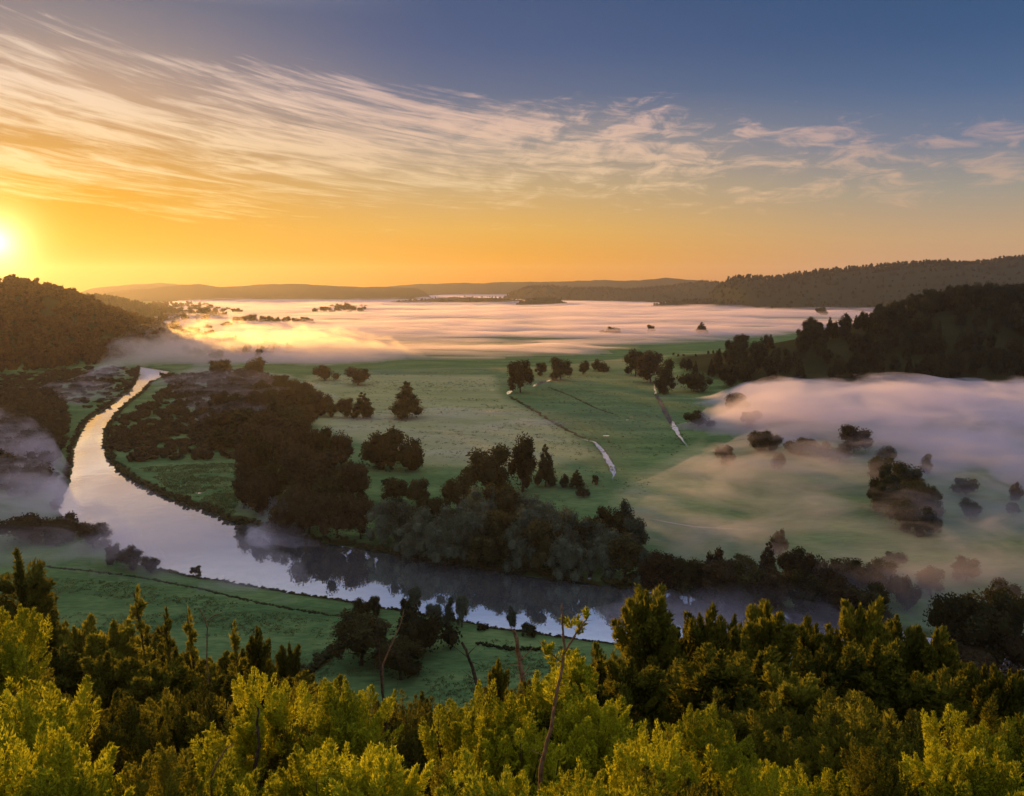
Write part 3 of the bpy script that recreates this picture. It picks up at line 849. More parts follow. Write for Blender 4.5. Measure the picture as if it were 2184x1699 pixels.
M['hill'] = bark_mat('hill_ground', (0.015, 0.017, 0.009), (0.04, 0.042, 0.022))
ridge('hill', [(1500, 640), (1535, 622), (1548, 600), (1572, 586), (1620, 589), (1680, 588), (1740, 577), (1800, 570), (1880, 562), (1950, 559), (1990, 556), (2060, 556), (2120, 550), (2184, 545), (2400, 530), (2700, 520)],
      3600, 420, 'hill', 'ridge_wood', 'wooded ridge with spiky skyline behind the lavender fog', 17, 3200, 1)
ridge('hill', [(1060, 632), (1090, 622), (1130, 611), (1180, 608), (1230, 613), (1290, 611), (1340, 616), (1400, 612), (1450, 604), (1500, 598), (1560, 604), (1620, 620)], 5200, 330, 'hill', 'ridge_wood', 'low dark wooded rise in the middle distance left of the spiky ridge', 15, 1300, 2)
ridge('hill', [(215, 632), (240, 622), (300, 617), (360, 611), (400, 608), (425, 607), (470, 612), (560, 608), (620, 606), (660, 606), (720, 611), (800, 612), (880, 614), (930, 625)], 5600, 330, 'hill', seed=3)
ridge('hill', [(780, 614), (900, 606), (1000, 604), (1100, 602), (1200, 600), (1300, 598), (1380, 598), (1420, 592), (1450, 594), (1500, 600), (1620, 606), (1750, 610)], 7300, 400, 'hill', seed=4)
ridge('hill', [(180, 618), (230, 612), (300, 606), (340, 603), (380, 607), (450, 612), (600, 611), (800, 613)], 7000, 380, 'hill', seed=5)
ridge('hill', [(150, 640), (180, 626), (230, 631), (280, 644), (330, 655), (400, 664), (440, 672)], 2500, 170, 'hill', 'ridge_wood', 'hazy wooded rise behind the shoulder of the sunlit hill', 14, 700, 6)
ridge('hill', [(780, 652), (850, 641), (930, 634), (1010, 632), (1080, 634), (1150, 645)], 4300, 110, 'hill', 'ridge_wood', 'thin dark line of woods above the middle of the fog', 9, 320, 7)
ridge('hill', [(1085, 652), (1125, 637), (1160, 631), (1188, 632), (1215, 650)], 3900, 60, 'hill', 'ridge_wood', 'small dark wooded knoll like an island in the fog', 9, 140, 8)
ridge('hill', [(1360, 660), (1410, 643), (1470, 637), (1530, 640), (1600, 660)], 3400, 60, 'hill', 'ridge_wood', 'low wooded knoll at the left foot of the spiky ridge', 9, 160, 9)

# ---- bank edge plants, ditch hedges, brooks, ponds
def strip_plants(name, poly_px, step, wr, hr, mat, label, cat, z=0.3, kind='stuff', off=0.0):
    pts = [on_plane(x, y, z) for x, y in poly_px]; out = []
    for a, b in zip(pts[:-1], pts[1:]):
        L = np.linalg.norm(b - a); nrm = np.array([-(b - a)[1], (b - a)[0], 0]) / max(L, 1e-6)
        for t in np.arange(0, L, step):
            p = a + (b - a) * t / L + nrm * (random.uniform(-1, 1) * wr[0] * .5 + off)
            out.append((p[0], p[1], max(gz(p[0], p[1]), WATER_Z) - .15, random.uniform(*wr), random.uniform(*hr)))
    o = wood(name, out, mat, label, cat, ['bush'])
    if kind is None: del o['kind']
    return o


strip_plants('bank_plants', LEFT_BANK[17:33], 0.8, (1.0, 2.6), (.25, .95), 'dark', 'ragged fringe of plants along the near river bank', 'bank plants', WATER_Z, off=-0.8)
strip_plants('bank_plants', RIGHT_BANK[1:22], 2.0, (2, 4.5), (1, 2.6), 'dark', 'ragged fringe of plants along the far river bank', 'bank plants', WATER_Z, off=1.0)
strip_plants('bank_plants', LEFT_BANK[0:12], 2.2, (2, 4), (.6, 1.8), 'brown', 'ragged fringe of bushes along the upper left bank', 'bank plants', WATER_Z, off=-2.2)
strip_plants('hedge', [(60, 1208), (180, 1219), (300, 1234), (430, 1260), (560, 1291), (650, 1307), (750, 1321)], 0.7, (.7, 1.5), (.25, .6), 'conifer', 'long thin dark hedge crossing the near green field', 'hedge', kind=None)
strip_plants('hedge', [(1020, 1378), (1080, 1388), (1150, 1392)], 0.9, (1.2, 2.0), (.6, 1.0), 'conifer', 'short dark hedge on the near bank by the red dead trunk', 'hedge', kind=None)
strip_plants('hedge', [(640, 1446), (690, 1412), (735, 1380), (760, 1350)], 1.2, (2.4, 4), (1.4, 2.4), 'conifer', 'dark slanting hedge at the slope foot below the big dark tree', 'hedge', kind=None)
strip_plants('hedge', [(1088, 848), (1150, 885), (1210, 920), (1245, 937)], 2.6, (2, 3.4), (.5, 1.1), 'dark', 'low dark hedge between the pale meadow and the green field', 'hedge', kind=None)
strip_plants('hedge', [(1172, 828), (1215, 845), (1270, 872), (1310, 885)], 2.6, (1.6, 2.6), (.4, .8), 'dark', 'faint dark hedge across the middle of the green field', 'hedge', kind=None)


def tufts(name, poly_px, n, size, mat, label, rng, patch=25):
    poly = ground_poly(poly_px); P = np.array(poly); lo, hi = P.min(0), P.max(0)
    q = lo + (hi - lo) * rng.random((n * 6, 2)); q = q[inside(q, poly)]; q = q[fbm(q[:, 0] / patch, q[:, 1] / (patch * .5), 3) + rng.random(len(q)) * .22 > .60][:n]
    z = ground(q[:, 0], q[:, 1]); q, z = q[z > .1], z[z > .1]
    B = np.repeat(np.c_[q, z], 7, axis=0); m = len(B)
    s = np.repeat(size * (.5 + rng.random(len(q)) ** 2), 7)
    B[:, :2] += rng.normal(size=(m, 2)) * s[:, None] * .45; B[:, 2] += s * .16
    A = rng.normal(size=(m, 3)) * .6 + (0, 0, 1)
    g = Geo(); leaves(g, B, A, rng.normal(size=(m, 3)), s * .6, s * .28)
    tag(link(name, g.mesh(name), M[mat]), label, 'grass', kind='stuff')


M['tuft'] = leaf_mat('grass_tufts', (0.035, 0.06, 0.02), (0.14, 0.17, 0.065), 0.3, .05, 0)
rt = np.random.default_rng(77)
tufts('grass', [(-60, 1225), (300, 1245), (560, 1300), (800, 1340), (1250, 1390), (1250, 1500), (900, 1520), (600, 1470), (-60, 1400)], 6000, .65, 'tuft', 'rough tufts of grass on the near green field', rt, 14)
tufts('grass', [(640, 800), (1060, 790), (1540, 800), (1480, 930), (1340, 1090), (1200, 1090), (900, 1040), (720, 900)], 5500, 1.1, 'tuft', 'rough tufts of grass scattered over the wide meadow', rt, 40)
tufts('grass', [(300, 1000), (520, 985), (500, 1100), (400, 1070)], 2500, 1.1, 'tuft', 'rough tufts of grass on the small field inside the river bend', rt, 20)


def ribbon(name, pts, mat, lift=0.12):
    """pts: picture x, y, width in metres; a strip that follows the ground"""
    P = np.array([[*on_plane(x, y, 0.5)[:2], w] for x, y, w in pts])
    d = np.r_[0, np.cumsum(np.linalg.norm(np.diff(P[:, :2], axis=0), axis=1))]
    t = np.linspace(0, d[-1], max(8, int(d[-1] / 1.5))); C = np.c_[[np.interp(t, d, P[:, i]) for i in range(3)]].T
    C[:, 0] += 1.2 * (fbm(t / 6, t * 0 + 2, 2) - .5); C[:, 2] *= .65 + .7 * fbm(t / 4, t * 0 + 7, 2)
    e = np.minimum(t, d[-1] - t) / max(d[-1] * .18, .1); C[:, 2] *= np.clip(e, .12, 1)
    T = unit(np.gradient(C[:, :2], axis=0)); Nn = np.c_[-T[:, 1], T[:, 0]]
    V = []
    for s in (-.5, .5):
        q = C[:, :2] + Nn * C[:, 2:3] * s
        V.append(np.c_[q, ground(q[:, 0], q[:, 1]) + lift])
    V = np.stack(V, 1).reshape(-1, 3); n = len(C); Q = np.c_[np.arange(n - 1) * 2, np.arange(n - 1) * 2 + 1, np.arange(n - 1) * 2 + 3, np.arange(n - 1) * 2 + 2]
    return tag(link(name, quads_mesh(name, V, Q), M[mat]), kind='structure')


ribbon('brook', [(1395, 822, 2), (1398, 842, 1.5), (1408, 858, 2.6), (1420, 882, 3.4), (1436, 908, 3.2), (1450, 932, 2.4), (1468, 956, 1.4)], 'water')
ribbon('brook', [(1225, 934, .8), (1268, 944, 1.6), (1282, 960, 2.6), (1298, 984, 2.8), (1309, 1008, 2.6), (1305, 1024, 1.6)], 'water')
ribbon('brook', [(1135, 826, 3), (1155, 817, 6), (1178, 810, 4)], 'water')
ribbon('brook', [(1082, 842, 3), (1090, 834, 4)], 'water')
ribbon('brook', [(1232, 1192, .5), (1250, 1202, .8), (1262, 1220, 1.1), (1258, 1238, 1.2), (1252, 1252, 1)], 'water')
for bk in ([(1398, 842), (1408, 858), (1420, 882), (1436, 908), (1450, 932), (1466, 952)], [(1250, 940), (1268, 944), (1282, 960), (1298, 984), (1309, 1008)]):
    for sgn in (-1, 1):
        strip_plants('verge_plants', bk, 1.6, (.5, 1.3), (.15, .4), 'dark', 'rough dark verge along a pale brook in the green field', 'verge plants', .4, off=1.7 * sgn)
M['path'] = bark_mat('path_gravel', (0.2, 0.19, 0.17), (0.34, 0.32, 0.3))
ribbon('path', [(1365, 1104, .7), (1430, 1116, .9), (1480, 1125, 1.0), (1600, 1131, .7)], 'path')
ribbon('path', [(1460, 768, 3), (1560, 764, 3), (1650, 760, 2)], 'path')
for x, y, w in ((1292, 930, 4.5), (1332, 905, 1.5), (1338, 896, 1.8), (1346, 890, 1.2), (1246, 918, 1.2), (1425, 1056, 1.6), (1050, 832, 2.5), (425, 1052, 4)):
    ribbon("puddle", [(x - 1.6 * w, y, w * .3), (x, y + 1, w * .7), (x + 1.6 * w, y, w * .3)], 'water')

# ------------------------------------------------------------------ foreground plants on the slope below the camera
def plume(g, c, d, L, rad, n, ll, lw, rng, core=True):
    d = unit(np.asarray(d, float)); c = np.asarray(c, float)
    ref = unit(np.cross(d, [0.37, 0.81, 0.2])); r2 = np.cross(d, ref)
    if core:
        V, Q = cube_sphere(2)
        U = c + d * L * .48 + (V[:, :1] * ref + V[:, 1:2] * r2) * rad * .55 + V[:, 2:] * d * L * .40
        g.add(U, Q)
    t = rng.random(n) ** .85
    r = rad * np.sin(np.pi * (t * .84 + .13)) ** .8 * (0.35 + .75 * rng.random(n) ** .6)
    a = rng.random(n) * 6.283
    rd = np.cos(a)[:, None] * ref + np.sin(a)[:, None] * r2
    P = c + d * (L * t)[:, None] + rd * r[:, None]
    A = d * .75 + rd * .7 + rng.normal(size=(n, 3)) * .35 + np.array([0, 0, .15])
    s = 0.35 + 1.1 * rng.random(n) ** 1.3
    leaves(g, P, A, rng.normal(size=(n, 3)), ll * s * (.8 + .7 * rng.random(n)), lw * s)


def shrub_proto(rng, npl=92, nl=400, ll=.024, lw=.0095):
    g, tr = Geo(), Geo()
    heads = [(rng.uniform(-.24, .24), rng.uniform(-.24, .24), rng.uniform(.5, .74), rng.uniform(.18, .3)) for _ in range(6)] + [(0, 0, .66, .32)]
    for i in range(npl):
        hx, hy, hz, hr = heads[i % 7]
        n = unit(rng.normal(size=3) + np.array([0, 0, .55])); tip = np.array([hx, hy, hz]) + n * hr * rng.uniform(.8, 1.15)
        d = unit(n * np.array([.7, .7, .4]) + np.array([.12, 0, .8]) + rng.normal(size=3) * .22)
        L = rng.uniform(.16, .36); b = tip - d * L
        plume(g, b, d, L, rng.uniform(.026, .058), int(nl * rng.uniform(.5, 1.15)), ll, lw, rng, False)
        if i % 5 == 0: tube(tr, [tip - d * .05, tip + d * rng.uniform(.02, .07)], [.0022, .0006], 4)
        if i % 2 == 0: tube(tr, [(0, 0, -.03), np.array([hx, hy, 0]) * .4 + (0, 0, hz * .55), b, b + d * L * .6], [.016, .011, .005, .002], 5)
    return make_proto('shrub', g, tr, 'foliage', 'stems')


def spire_proto(rng, npl=80, nl=380, ll=.016, lw=.008, half=.2, up=.6, gap=.12, droop=0.0):
    g, tr = Geo(), Geo()
    tube(tr, [(0, 0, -.03), (.004, 0, .4), (-.004, .003, .8), (0, 0, .97)], [.022, .016, .008, .003], 7)
    for i in range(npl):
        z = .06 + .88 * (i / npl) ** .9 + rng.uniform(-.02, .02)
        if rng.random() < gap: continue
        az = i * 2.399 + rng.uniform(-.4, .4)
        reach = half * (1 - z) ** .75 * rng.uniform(.65, 1.2) + .015
        b = np.array([0, 0, z - .02]); d = np.array([math.sin(az), math.cos(az), up + z * .9 - droop])
        L = reach / max(np.linalg.norm(unit(d)[:2]), .25) + .03
        d = unit(d); st = .35 * L
        plume(g, b + d * st, d, L - st + .03, .03 + .035 * (1 - z), nl, ll, lw, rng)
        if i % 3 == 0: tube(tr, [b, b + d * L * .8], [.006, .002], 4)
    for k in range(3):
        plume(g, (rng.uniform(-.01, .01), rng.uniform(-.01, .01), .84 + .03 * k), (rng.uniform(-.15, .15), rng.uniform(-.15, .15), 1), .13, .018, nl, ll, lw, rng)
    return make_proto('spire', g, tr, 'foliage', 'trunk')


def sapling_proto(rng):
    g, tr = Geo(), Geo()
    bx, by = rng.uniform(-.06, .06, 2)
    cur = lambda t: np.array([bx * math.sin(t * 2.6), by * math.sin(t * 3.1), t])
    tube(tr, [cur(t) for t in np.linspace(-.03, 1, 9)], np.linspace(.012, .002, 9), 5)
    for i in range(26):
        t = .2 + .78 * i / 26; az = i * 2.4 + rng.uniform(-.5, .5); d = np.array([math.sin(az), math.cos(az), .7])
        L = rng.uniform(.05, .11) * (1.15 - t * .6)
        if rng.random() < .5: tube(tr, [cur(t), cur(t) + unit(d) * L], [.004, .001], 4)
        plume(g, cur(t), d, L, .018, 90, .02, .008, rng, False)
    plume(g, cur(.9), (0, 0, 1), .12, .012, 120, .02, .007, rng, False)
    return make_proto('sapling', g, tr, 'foliage', 'stem')


FP = {'shrub': [shrub_proto(np.random.default_rng(700 + i)) for i in range(6)],
      'spire': [spire_proto(np.random.default_rng(720 + i), half=.19 + .025 * i) for i in range(4)],
      'spruce': [spire_proto(np.random.default_rng(740), npl=110, nl=240, ll=.014, lw=.006, half=.16, up=.1, droop=.35)],
      'sapling': [sapling_proto(np.random.default_rng(750 + i)) for i in range(3)]}
FN = {'shrub': 'golden_shrub', 'spire': 'cypress_tree', 'spruce': 'spruce_tree', 'sapling': 'sapling'}
_fc = {}


def slope_plant(x, yt, Y, w, kind, mat, label, group=None, tilt=(0, 0)):
    p = at_y(x, yt, Y); z = gz(p[0], Y); h = max(p[2] - z, 1.5)
    depth = Y * math.cos(PITCH) + (CAM_H - p[2]) * math.sin(PITCH)
    n = _fc.get(kind, 0); _fc[kind] = n + 1
    pr = FP[kind][n % len(FP[kind])]
    wm = w / F * depth * (1.45 if kind == 'spire' else 1)
    s = max(wm / pr.w, h / pr.h * (.34 if kind != 'shrub' else .3)); sz = min(h / pr.h, s * (1.15 if kind == 'shrub' else 3)); lift = h / sz - pr.h
    nm = FN[kind] if not (kind == 'shrub' and mat in ('olive', 'deep')) else 'shrub'
    return put(nm, pr, (p[0], Y, z - .1), s, sz, random.uniform(0, 6.28), mat, label, {'shrub': 'shrub', 'spire': 'tree', 'spruce': 'tree', 'sapling': 'sapling'}[kind], group, 'bark', lift if lift > .02 else 0, tilt)


ORD = ['first', 'second', 'third', 'fourth', 'fifth', 'sixth', 'seventh', 'eighth', 'ninth', 'tenth', 'eleventh', 'twelfth', 'thirteenth', 'fourteenth', 'fifteenth', 'sixteenth', 'seventeenth', 'eighteenth']

# skyline plants, each with a look of its own
for a in [
    (46, 1183, 52, 190, 'spruce', 'deep', 'dark pointed spruce, tallest plant at the left edge of the slope'),
    (284, 1256, 40, 62, 'sapling', 'olive', 'tallest thin sapling of the row against the near green field'),
    (340, 1296, 38, 52, 'sapling', 'olive', 'thin sapling just right of the tallest one, tip bent left'),
    (392, 1298, 38, 52, 'sapling', 'olive', 'thin sapling with a crosswise twig near its top'),
    (487, 1325, 36, 60, 'sapling', 'olive', 'bushy-tipped sapling standing over the middle of the near field'),
    (548, 1342, 38, 66, 'spire', 'olive', 'slim olive conifer at the right end of the sapling row'),
    (616, 1374, 44, 70, 'spire', 'deep', 'small dark fir beside the slanting hedge'),
    (1384, 1260, 36, 150, 'spire', 'olive', 'olive conifer with the tallest spire, rising over the river'),
    (1500, 1304, 37, 130, 'spire', 'olive', 'olive conifer with reddish tip right of the tallest spire'),
    (1560, 1318, 42, 110, 'spire', 'deep', 'narrow dark conifer between the reddish tip and the broad spire'),
    (1640, 1288, 36, 150, 'spire', 'olive', 'broad-shouldered olive conifer in front of the reddish conical tree'),
    (1738, 1330, 38, 120, 'spire', 'olive', 'low-topped olive conifer in the dip of the right treetops'),
    (1842, 1286, 38, 150, 'spire', 'olive', 'olive conifer with ragged forked top, highest on the right'),
    (1922, 1322, 41, 130, 'spire', 'deep', 'olive conifer just right of the ragged forked top'),
    (1990, 1346, 41, 140, 'spire', 'olive', 'rounded conifer at the right shoulder of the big treetop mass'),
    (2040, 1392, 43, 90, 'spire', 'deep', 'shaded dark conifer closing the big treetop mass on the right'),
    (1292, 1388, 33, 130, 'spire', 'olive', 'stout conifer at the left foot of the tallest spire'),
    (1440, 1345, 40, 120, 'spire', 'deep', 'dark conifer filling the notch right of the tallest spire'),
    (2098, 1420, 36, 110, 'spire', 'olive', 'small conifer in the lower group at the right edge, left tip'),
    (2152, 1428, 35, 100, 'spire', 'olive', 'small conifer in the lower group at the right edge, right tip'),
    (2215, 1436, 35, 120, 'spire', 'deep', 'conifer cut off by the right edge behind the golden shrub'),
    (20, 1295, 27, 150, 'shrub', 'gold', 'bright golden shrub at the left edge in front of the dark spruce'),
    (1062, 1408, 30, 60, 'spire', 'olive', 'short leafy stump tree left of the red dead trunk'),
    (1225, 1400, 24, 130, 'spire', 'gold', 'golden feathery tree around the forked bare stem'),
]: slope_plant(*a)

ROWS = [
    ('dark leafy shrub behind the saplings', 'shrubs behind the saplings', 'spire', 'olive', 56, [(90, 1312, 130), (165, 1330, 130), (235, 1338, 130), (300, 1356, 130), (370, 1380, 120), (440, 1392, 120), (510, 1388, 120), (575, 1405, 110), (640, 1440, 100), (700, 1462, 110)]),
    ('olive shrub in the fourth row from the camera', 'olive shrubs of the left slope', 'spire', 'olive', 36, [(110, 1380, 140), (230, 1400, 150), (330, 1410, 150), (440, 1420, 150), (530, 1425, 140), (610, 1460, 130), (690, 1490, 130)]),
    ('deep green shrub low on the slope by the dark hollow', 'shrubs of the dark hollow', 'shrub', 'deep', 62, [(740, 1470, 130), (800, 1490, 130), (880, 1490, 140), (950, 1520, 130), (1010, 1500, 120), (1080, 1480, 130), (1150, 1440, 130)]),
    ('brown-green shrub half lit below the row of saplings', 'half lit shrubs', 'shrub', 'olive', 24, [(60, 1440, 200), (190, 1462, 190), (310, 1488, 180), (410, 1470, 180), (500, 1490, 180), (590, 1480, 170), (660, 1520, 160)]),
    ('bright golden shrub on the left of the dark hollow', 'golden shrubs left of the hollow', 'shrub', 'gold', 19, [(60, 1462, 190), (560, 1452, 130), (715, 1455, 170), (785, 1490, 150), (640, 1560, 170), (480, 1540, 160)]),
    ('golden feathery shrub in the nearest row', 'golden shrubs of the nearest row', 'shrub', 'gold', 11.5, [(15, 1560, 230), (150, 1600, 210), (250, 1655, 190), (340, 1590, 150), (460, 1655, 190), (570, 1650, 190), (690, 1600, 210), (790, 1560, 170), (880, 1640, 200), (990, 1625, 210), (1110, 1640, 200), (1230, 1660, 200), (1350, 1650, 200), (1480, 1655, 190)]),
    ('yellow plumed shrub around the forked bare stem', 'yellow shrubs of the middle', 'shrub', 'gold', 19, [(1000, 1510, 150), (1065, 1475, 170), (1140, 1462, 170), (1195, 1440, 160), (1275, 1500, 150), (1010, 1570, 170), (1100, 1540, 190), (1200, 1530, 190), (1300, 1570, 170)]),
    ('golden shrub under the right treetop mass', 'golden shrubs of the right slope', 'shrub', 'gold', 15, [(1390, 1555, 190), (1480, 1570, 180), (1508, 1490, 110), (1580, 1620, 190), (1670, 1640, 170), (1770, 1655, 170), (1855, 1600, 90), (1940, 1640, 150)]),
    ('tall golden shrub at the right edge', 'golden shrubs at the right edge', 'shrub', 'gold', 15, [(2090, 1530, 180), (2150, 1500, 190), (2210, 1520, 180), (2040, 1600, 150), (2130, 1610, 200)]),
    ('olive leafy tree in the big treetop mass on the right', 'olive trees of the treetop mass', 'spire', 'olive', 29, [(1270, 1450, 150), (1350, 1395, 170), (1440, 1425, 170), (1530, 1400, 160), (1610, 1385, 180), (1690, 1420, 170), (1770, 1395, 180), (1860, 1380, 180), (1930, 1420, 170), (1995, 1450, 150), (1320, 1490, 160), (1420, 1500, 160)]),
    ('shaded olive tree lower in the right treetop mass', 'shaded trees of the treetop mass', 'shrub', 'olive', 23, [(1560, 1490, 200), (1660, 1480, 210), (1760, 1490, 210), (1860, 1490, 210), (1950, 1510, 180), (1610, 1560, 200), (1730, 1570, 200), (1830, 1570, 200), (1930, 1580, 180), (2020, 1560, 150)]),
]
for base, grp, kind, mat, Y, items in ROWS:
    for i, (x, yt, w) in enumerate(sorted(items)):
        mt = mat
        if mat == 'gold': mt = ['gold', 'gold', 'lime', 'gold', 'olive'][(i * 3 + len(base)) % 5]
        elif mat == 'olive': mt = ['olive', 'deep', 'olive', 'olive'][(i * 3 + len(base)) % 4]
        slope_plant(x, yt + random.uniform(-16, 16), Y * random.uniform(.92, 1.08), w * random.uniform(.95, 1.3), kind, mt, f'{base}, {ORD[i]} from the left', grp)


# ---- bare stems and dead wood
def dead_wood(name, stems, mat, label, cat='stem', leafy=None):
    """stems: list of (part name, [(x, y, Y)], r0, r1); first one is rooted in the slope"""
    p0 = at_y(*stems[0][1][0]); z0 = gz(p0[0], p0[1]); root = bpy.data.objects.new(name, None); COL.objects.link(root); root.location = (p0[0], p0[1], z0)
    tag(root, label, cat)
    for i, (nm, pts, r0, r1) in enumerate(stems):
        P = [at_y(*q) for q in pts]
        if i == 0: P = [np.array([P[0][0], P[0][1], z0 - .2])] + P
        P = np.array(P) - np.array([p0[0], p0[1], z0])
        t = np.linspace(0, 1, len(P)); tt = np.linspace(0, 1, len(P) * 5); C = np.c_[[np.interp(tt, t, P[:, k]) for k in range(3)]].T
        C += (np.c_[fbm(tt * 9 + i, tt * 0 + 1, 2), fbm(tt * 9 + i, tt * 0 + 5, 2), tt * 0 + .5] - .5) * r0 * 2.2
        g = Geo(); rr = np.linspace(r0, r1, len(C)) * (.8 + .4 * fbm(tt * 14, tt * 0 + 3, 2)); tube(g, C, rr, 7)
        rg = np.random.default_rng(i + len(label))
        for k in range(6):
            b = C[int(rg.integers(len(C) // 3, len(C)))]; d = unit(rg.normal(size=3)); d[2] = abs(d[2]) * .6; tube(g, [b, b + d * r0 * rg.uniform(3, 9)], [r0 * .25, r0 * .06], 4)
        link(nm, g.mesh(nm, True), M[mat], root)
    if leafy:
        g = Geo(); rg = np.random.default_rng(3)
        for x, y, Y, L in leafy:
            b = at_y(x, y, Y) - np.array([p0[0], p0[1], z0])
            for k in range(3): plume(g, b, (rg.uniform(-.6, .6), rg.uniform(-.4, .4), .7), L, L * .22, 60, .1, .035, rg, False)
        link('foliage', g.mesh('foliage'), M['gold'], root)
    return root


dead_wood('forked_sapling', [('stem', [(1150, 1640, 15), (1172, 1560, 15), (1186, 1480, 15), (1203, 1392, 15.2)], .048, .03), ('branch', [(1203, 1392, 15.2), (1199, 1340, 15.2), (1197, 1287, 15.2)], .03, .016),
                          ('branch', [(1203, 1392, 15.2), (1228, 1352, 15.3), (1256, 1312, 15.4)], .026, .012), ('branch', [(1196, 1412, 15.2), (1172, 1392, 15.1), (1148, 1368, 15)], .014, .006)],
          'dead', 'bare forked stem with two upright prongs above the yellow plumes', 'stem', [(1215, 1338, 15.3, .3), (1232, 1352, 15.4, .28), (1250, 1318, 15.4, .2), (1182, 1420, 15.2, .4), (1214, 1430, 15.2, .45), (1196, 1470, 15.2, .5), (1165, 1395, 15.1, .25), (1180, 1500, 15.1, .5)])
dead_wood('dead_sapling', [('stem', [(1032, 1510, 26), (1018, 1470, 26), (1003, 1420, 26), (986, 1370, 26)], .10, .045)], 'bark', 'dark leaning bare stem over the near green field')
dead_wood('dead_tree', [('trunk', [(1122, 1520, 27), (1112, 1450, 27), (1103, 1395, 27), (1096, 1342, 27)], .12, .07)], 'dead', 'reddish dead trunk with broken top standing before the river', 'tree trunk')
dead_wood('dead_tree', [('trunk', [(820, 1530, 38), (812, 1450, 38), (806, 1380, 38), (803, 1308, 38)], .09, .03)], 'bark', 'thin dark dead trunk in front of the big dark tree', 'tree trunk')
dead_wood('dead_tree', [('trunk', [(815, 1420, 60), (835, 1375, 60), (852, 1335, 60), (862, 1300, 60)], .09, .03)], 'dead', 'pale leaning dead trunk beside the black thicket', 'tree trunk')
dead_wood('bare_twig', [('stem', [(440, 1400, 34), (442, 1340, 34), (434, 1318, 34), (424, 1296, 34)], .035, .02), ('branch', [(441, 1325, 34), (456, 1313, 34), (474, 1308, 34)], .025, .012)], 'dead', 'bare forked twig hovering over the near field beside the saplings', 'twig')
dead_wood('dead_sapling', [('stem', [(448, 1660, 12), (462, 1628, 12), (480, 1600, 12), (498, 1585, 12)], .02, .008)], 'dead', 'thin pale curved stem between the golden shrubs at lower left', 'stem')
dead_wood('dead_sapling', [('stem', [(540, 1640, 16), (552, 1590, 16), (545, 1545, 16), (552, 1510, 16)], .05, .02)], 'bark', 'dark crooked stem inside the half lit shrubs at lower left', 'stem')

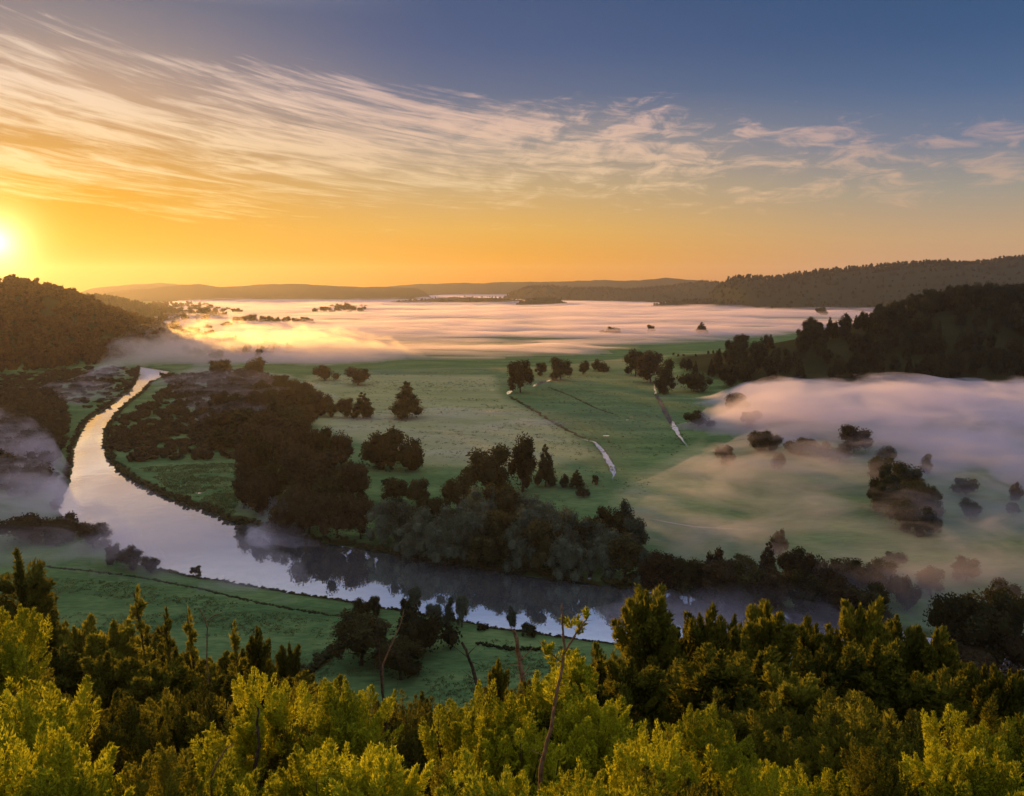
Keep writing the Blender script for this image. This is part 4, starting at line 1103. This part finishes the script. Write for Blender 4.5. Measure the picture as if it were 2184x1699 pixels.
# ------------------------------------------------------------------ sky
def build_world():
    w = bpy.data.worlds.new('World'); sc.world = w; w.use_nodes = True
    nt = w.node_tree; nt.nodes.clear(); L = nt.links.new
    out = N(nt, 'ShaderNodeOutputWorld')
    tc = N(nt, 'ShaderNodeTexCoord')
    nrm = N(nt, 'ShaderNodeVectorMath', operation='NORMALIZE'); L(tc.outputs['Generated'], nrm.inputs[0])
    sp = N(nt, 'ShaderNodeSeparateXYZ'); L(nrm.outputs[0], sp.inputs[0])
    x, y, z = sp.outputs
    el = math_node(nt, 'MULTIPLY', math_node(nt, 'ARCSINE', z), 180 / math.pi)
    hl = math_node(nt, 'SQRT', math_node(nt, 'ADD', math_node(nt, 'MULTIPLY', x, x), math_node(nt, 'ADD', math_node(nt, 'MULTIPLY', y, y), 1e-5)))
    ca = math_node(nt, 'DIVIDE', math_node(nt, 'ADD', math_node(nt, 'MULTIPLY', x, math.sin(SUN_AZ)), math_node(nt, 'MULTIPLY', y, math.cos(SUN_AZ))), hl)
    az = math_node(nt, 'MULTIPLY', math_node(nt, 'ARCCOSINE', math_node(nt, 'MULTIPLY', ca, 0.99999)), 180 / math.pi)
    fe = math_node(nt, 'DIVIDE', math_node(nt, 'ADD', el, 2.0), 62.0, True)       # -2..60 deg
    E = lambda d: (d + 2) / 62
    k = lambda c, f: tuple(v * f for v in lin(*c))
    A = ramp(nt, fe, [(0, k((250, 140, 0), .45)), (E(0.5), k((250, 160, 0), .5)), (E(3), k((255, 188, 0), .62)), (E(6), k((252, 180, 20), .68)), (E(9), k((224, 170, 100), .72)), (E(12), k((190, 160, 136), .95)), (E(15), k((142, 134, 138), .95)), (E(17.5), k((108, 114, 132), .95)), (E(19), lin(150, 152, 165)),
                      (E(22), lin(200, 200, 206)), (E(30), lin(220, 222, 230)), (1, lin(222, 228, 242))])  # sky above the view brightened as added fill for valley and water
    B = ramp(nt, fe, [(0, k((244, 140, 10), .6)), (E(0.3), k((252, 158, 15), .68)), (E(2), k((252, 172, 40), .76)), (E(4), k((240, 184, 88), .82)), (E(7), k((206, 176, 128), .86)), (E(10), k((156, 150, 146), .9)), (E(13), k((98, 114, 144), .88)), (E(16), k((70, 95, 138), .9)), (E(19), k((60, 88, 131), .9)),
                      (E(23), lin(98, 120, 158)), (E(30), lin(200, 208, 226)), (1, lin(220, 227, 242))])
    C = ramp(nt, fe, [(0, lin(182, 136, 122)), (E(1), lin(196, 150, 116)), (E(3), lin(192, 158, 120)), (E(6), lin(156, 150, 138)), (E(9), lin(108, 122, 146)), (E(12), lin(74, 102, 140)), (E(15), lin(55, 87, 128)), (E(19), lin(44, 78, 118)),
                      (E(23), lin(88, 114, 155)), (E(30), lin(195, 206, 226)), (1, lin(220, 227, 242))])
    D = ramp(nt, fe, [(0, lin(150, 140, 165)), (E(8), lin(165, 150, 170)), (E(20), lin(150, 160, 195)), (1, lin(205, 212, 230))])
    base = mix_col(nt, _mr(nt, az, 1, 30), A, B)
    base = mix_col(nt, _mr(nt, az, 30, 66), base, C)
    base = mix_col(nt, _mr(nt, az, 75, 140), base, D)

    # cirrus: long streaks fanning out on the sun's side, small flat puffs away from it
    bear = math_node(nt, 'MULTIPLY', math_node(nt, 'ARCTAN2', x, y), 180 / math.pi)
    ba = math_node(nt, 'ADD', bear, 34.0)
    vv = math_node(nt, 'MULTIPLY', el, math_node(nt, 'ADD', math_node(nt, 'MULTIPLY', ba, 0.021), 1.0))

    def cloud_noise(u, v, su, sv, detail, dist, off, rough=0.58):
        c = N(nt, 'ShaderNodeCombineXYZ')
        L(math_node(nt, 'MULTIPLY', u, 1 / su), c.inputs[0]); L(math_node(nt, 'MULTIPLY', v, 1 / sv), c.inputs[1]); c.inputs[2].default_value = off
        n = N(nt, 'ShaderNodeTexNoise'); n.inputs['Scale'].default_value = 1; n.inputs['Detail'].default_value = detail
        n.inputs['Distortion'].default_value = dist; n.inputs['Roughness'].default_value = rough
        L(c.outputs[0], n.inputs['Vector'])
        return n.outputs[0]
    s1 = cloud_noise(ba, vv, 16, 2.6, 6, 0.9, 3.3)
    s2 = cloud_noise(ba, vv, 5.5, 0.62, 7, 0.8, 8.1, 0.62)
    s3 = cloud_noise(ba, vv, 22, 7.0, 4, 0.6, 12.4)
    stA = math_node(nt, 'ADD', math_node(nt, 'ADD', math_node(nt, 'MULTIPLY', s1, 0.5), math_node(nt, 'MULTIPLY', s2, 0.44)), math_node(nt, 'MULTIPLY', s3, 0.2))
    p1 = cloud_noise(bear, el, 3.0, 0.95, 6, 0.8, 21.0, 0.64)
    p2 = cloud_noise(bear, el, 15, 5.0, 4, 0.4, 27.0)
    stB = math_node(nt, 'ADD', math_node(nt, 'ADD', math_node(nt, 'MULTIPLY', p1, 0.62), math_node(nt, 'MULTIPLY', p2, 0.3)), math_node(nt, 'MULTIPLY', s2, 0.16))
    sw = _mr(nt, az, 20, 44)
    st = math_node(nt, 'ADD', math_node(nt, 'MULTIPLY', stA, math_node(nt, 'SUBTRACT', 1.0, sw)), math_node(nt, 'MULTIPLY', stB, sw))
    top = math_node(nt, 'SUBTRACT', 17.6, math_node(nt, 'MULTIPLY', az, 0.085))
    up = math_node(nt, 'SUBTRACT', top, el)                                  # degrees under the upper cloud edge
    cov = math_node(nt, 'MULTIPLY', _mr(nt, up, -0.8, 4.0), _mr(nt, el, 1.0, 8.0))
    cov = math_node(nt, 'MULTIPLY', cov, math_node(nt, 'SUBTRACT', 1.0, math_node(nt, 'MULTIPLY', _mr(nt, az, 34, 72), 0.1)))
    thr = math_node(nt, 'SUBTRACT', math_node(nt, 'SUBTRACT', 0.76, math_node(nt, 'MULTIPLY', sw, 0.035)), math_node(nt, 'MULTIPLY', cov, 0.26))
    al = math_node(nt, 'MULTIPLY', _mr(nt, math_node(nt, 'SUBTRACT', st, thr), -0.02, 0.16), _mr(nt, cov, 0.02, 0.3))
    al = math_node(nt, 'MULTIPLY', al, math_node(nt, 'SUBTRACT', 0.85, math_node(nt, 'MULTIPLY', _mr(nt, az, 42, 66), 0.38)))
    CA = ramp(nt, fe, [(E(2), lin(255, 225, 90)), (E(7), lin(250, 218, 160)), (E(12), lin(236, 212, 188)), (E(18), lin(190, 176, 172))])
    CB = ramp(nt, fe, [(E(2), lin(245, 190, 110)), (E(7), lin(232, 202, 158)), (E(11), lin(226, 190, 168)), (E(14), lin(198, 172, 170)), (E(18), lin(130, 130, 155))])
    CC = ramp(nt, fe, [(E(2), lin(222, 172, 128)), (E(7), lin(218, 178, 150)), (E(11), lin(188, 156, 160)), (E(15), lin(140, 132, 158)), (E(18), lin(80, 105, 145))])
    cc = mix_col(nt, _mr(nt, az, 2, 30), CA, CB)
    cc = mix_col(nt, _mr(nt, az, 30, 66), cc, CC)
    colr = mix_col(nt, al, base, cc)

    # aureole round the sun
    dt = N(nt, 'ShaderNodeVectorMath', operation='DOT_PRODUCT'); L(nrm.outputs[0], dt.inputs[0]); dt.inputs[1].default_value = tuple(SUN_DIR)
    ang = math_node(nt, 'MULTIPLY', math_node(nt, 'ARCCOSINE', math_node(nt, 'MINIMUM', dt.outputs['Value'], 0.9999999)), 180 / math.pi)
    g1 = math_node(nt, 'EXPONENT', math_node(nt, 'MULTIPLY', ang, -1 / 0.9))
    g2 = math_node(nt, 'EXPONENT', math_node(nt, 'MULTIPLY', ang, -1 / 3.2))
    glow = mix_col(nt, 1.0, mix_col(nt, 1.0, g1, (4.0, 3.2, 1.6), 'MULTIPLY'), mix_col(nt, 1.0, g2, (0.3, 0.15, 0.0), 'MULTIPLY'), 'ADD')
    colr = mix_col(nt, 1.0, colr, glow, 'ADD')

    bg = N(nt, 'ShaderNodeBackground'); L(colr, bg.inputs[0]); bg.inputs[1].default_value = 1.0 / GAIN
    sky = N(nt, 'ShaderNodeTexSky'); sky.sky_type = 'NISHITA'; sky.sun_disc = False; sky.sun_elevation = SUN_EL; sky.sun_rotation = SUN_AZ
    bg2 = N(nt, 'ShaderNodeBackground'); L(sky.outputs[0], bg2.inputs[0]); bg2.inputs[1].default_value = 0.002
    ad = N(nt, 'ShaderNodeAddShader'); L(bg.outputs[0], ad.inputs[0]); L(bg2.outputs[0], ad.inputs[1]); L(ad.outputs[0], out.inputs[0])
    w.cycles.sampling_method = 'MANUAL'; w.cycles.sample_map_resolution = 1024


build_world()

from mathutils import Vector
sl = bpy.data.lights.new('sun', 'SUN'); sl.energy = 5.0; sl.angle = R(0.6); sl.color = (1.0, 0.52, 0.11)
so = bpy.data.objects.new('sun', sl); COL.objects.link(so)
so.rotation_euler = Vector(-SUN_DIR).to_track_quat('-Z', 'Y').to_euler()

cam = bpy.data.cameras.new('camera'); co = bpy.data.objects.new('camera', cam); COL.objects.link(co)
co.location = (0, 0, CAM_H); co.rotation_euler = (R(90) - PITCH, 0, 0)
cam.sensor_fit = 'HORIZONTAL'; cam.sensor_width = 36; cam.lens = 36 * F / 2184
cam.clip_start = 0.1; cam.clip_end = 60000
sc.camera = co

sc.view_settings.view_transform = 'Standard'; sc.view_settings.look = 'None'; sc.view_settings.gamma = 1; sc.view_settings.exposure = EXPO
sc.view_settings.use_curve_mapping = False
cy = sc.cycles
cy.use_denoising = True
cy.max_bounces = 8; cy.volume_bounces = 2; cy.diffuse_bounces = 3; cy.transparent_max_bounces = 8; cy.glossy_bounces = 3
cy.sample_clamp_indirect = 6
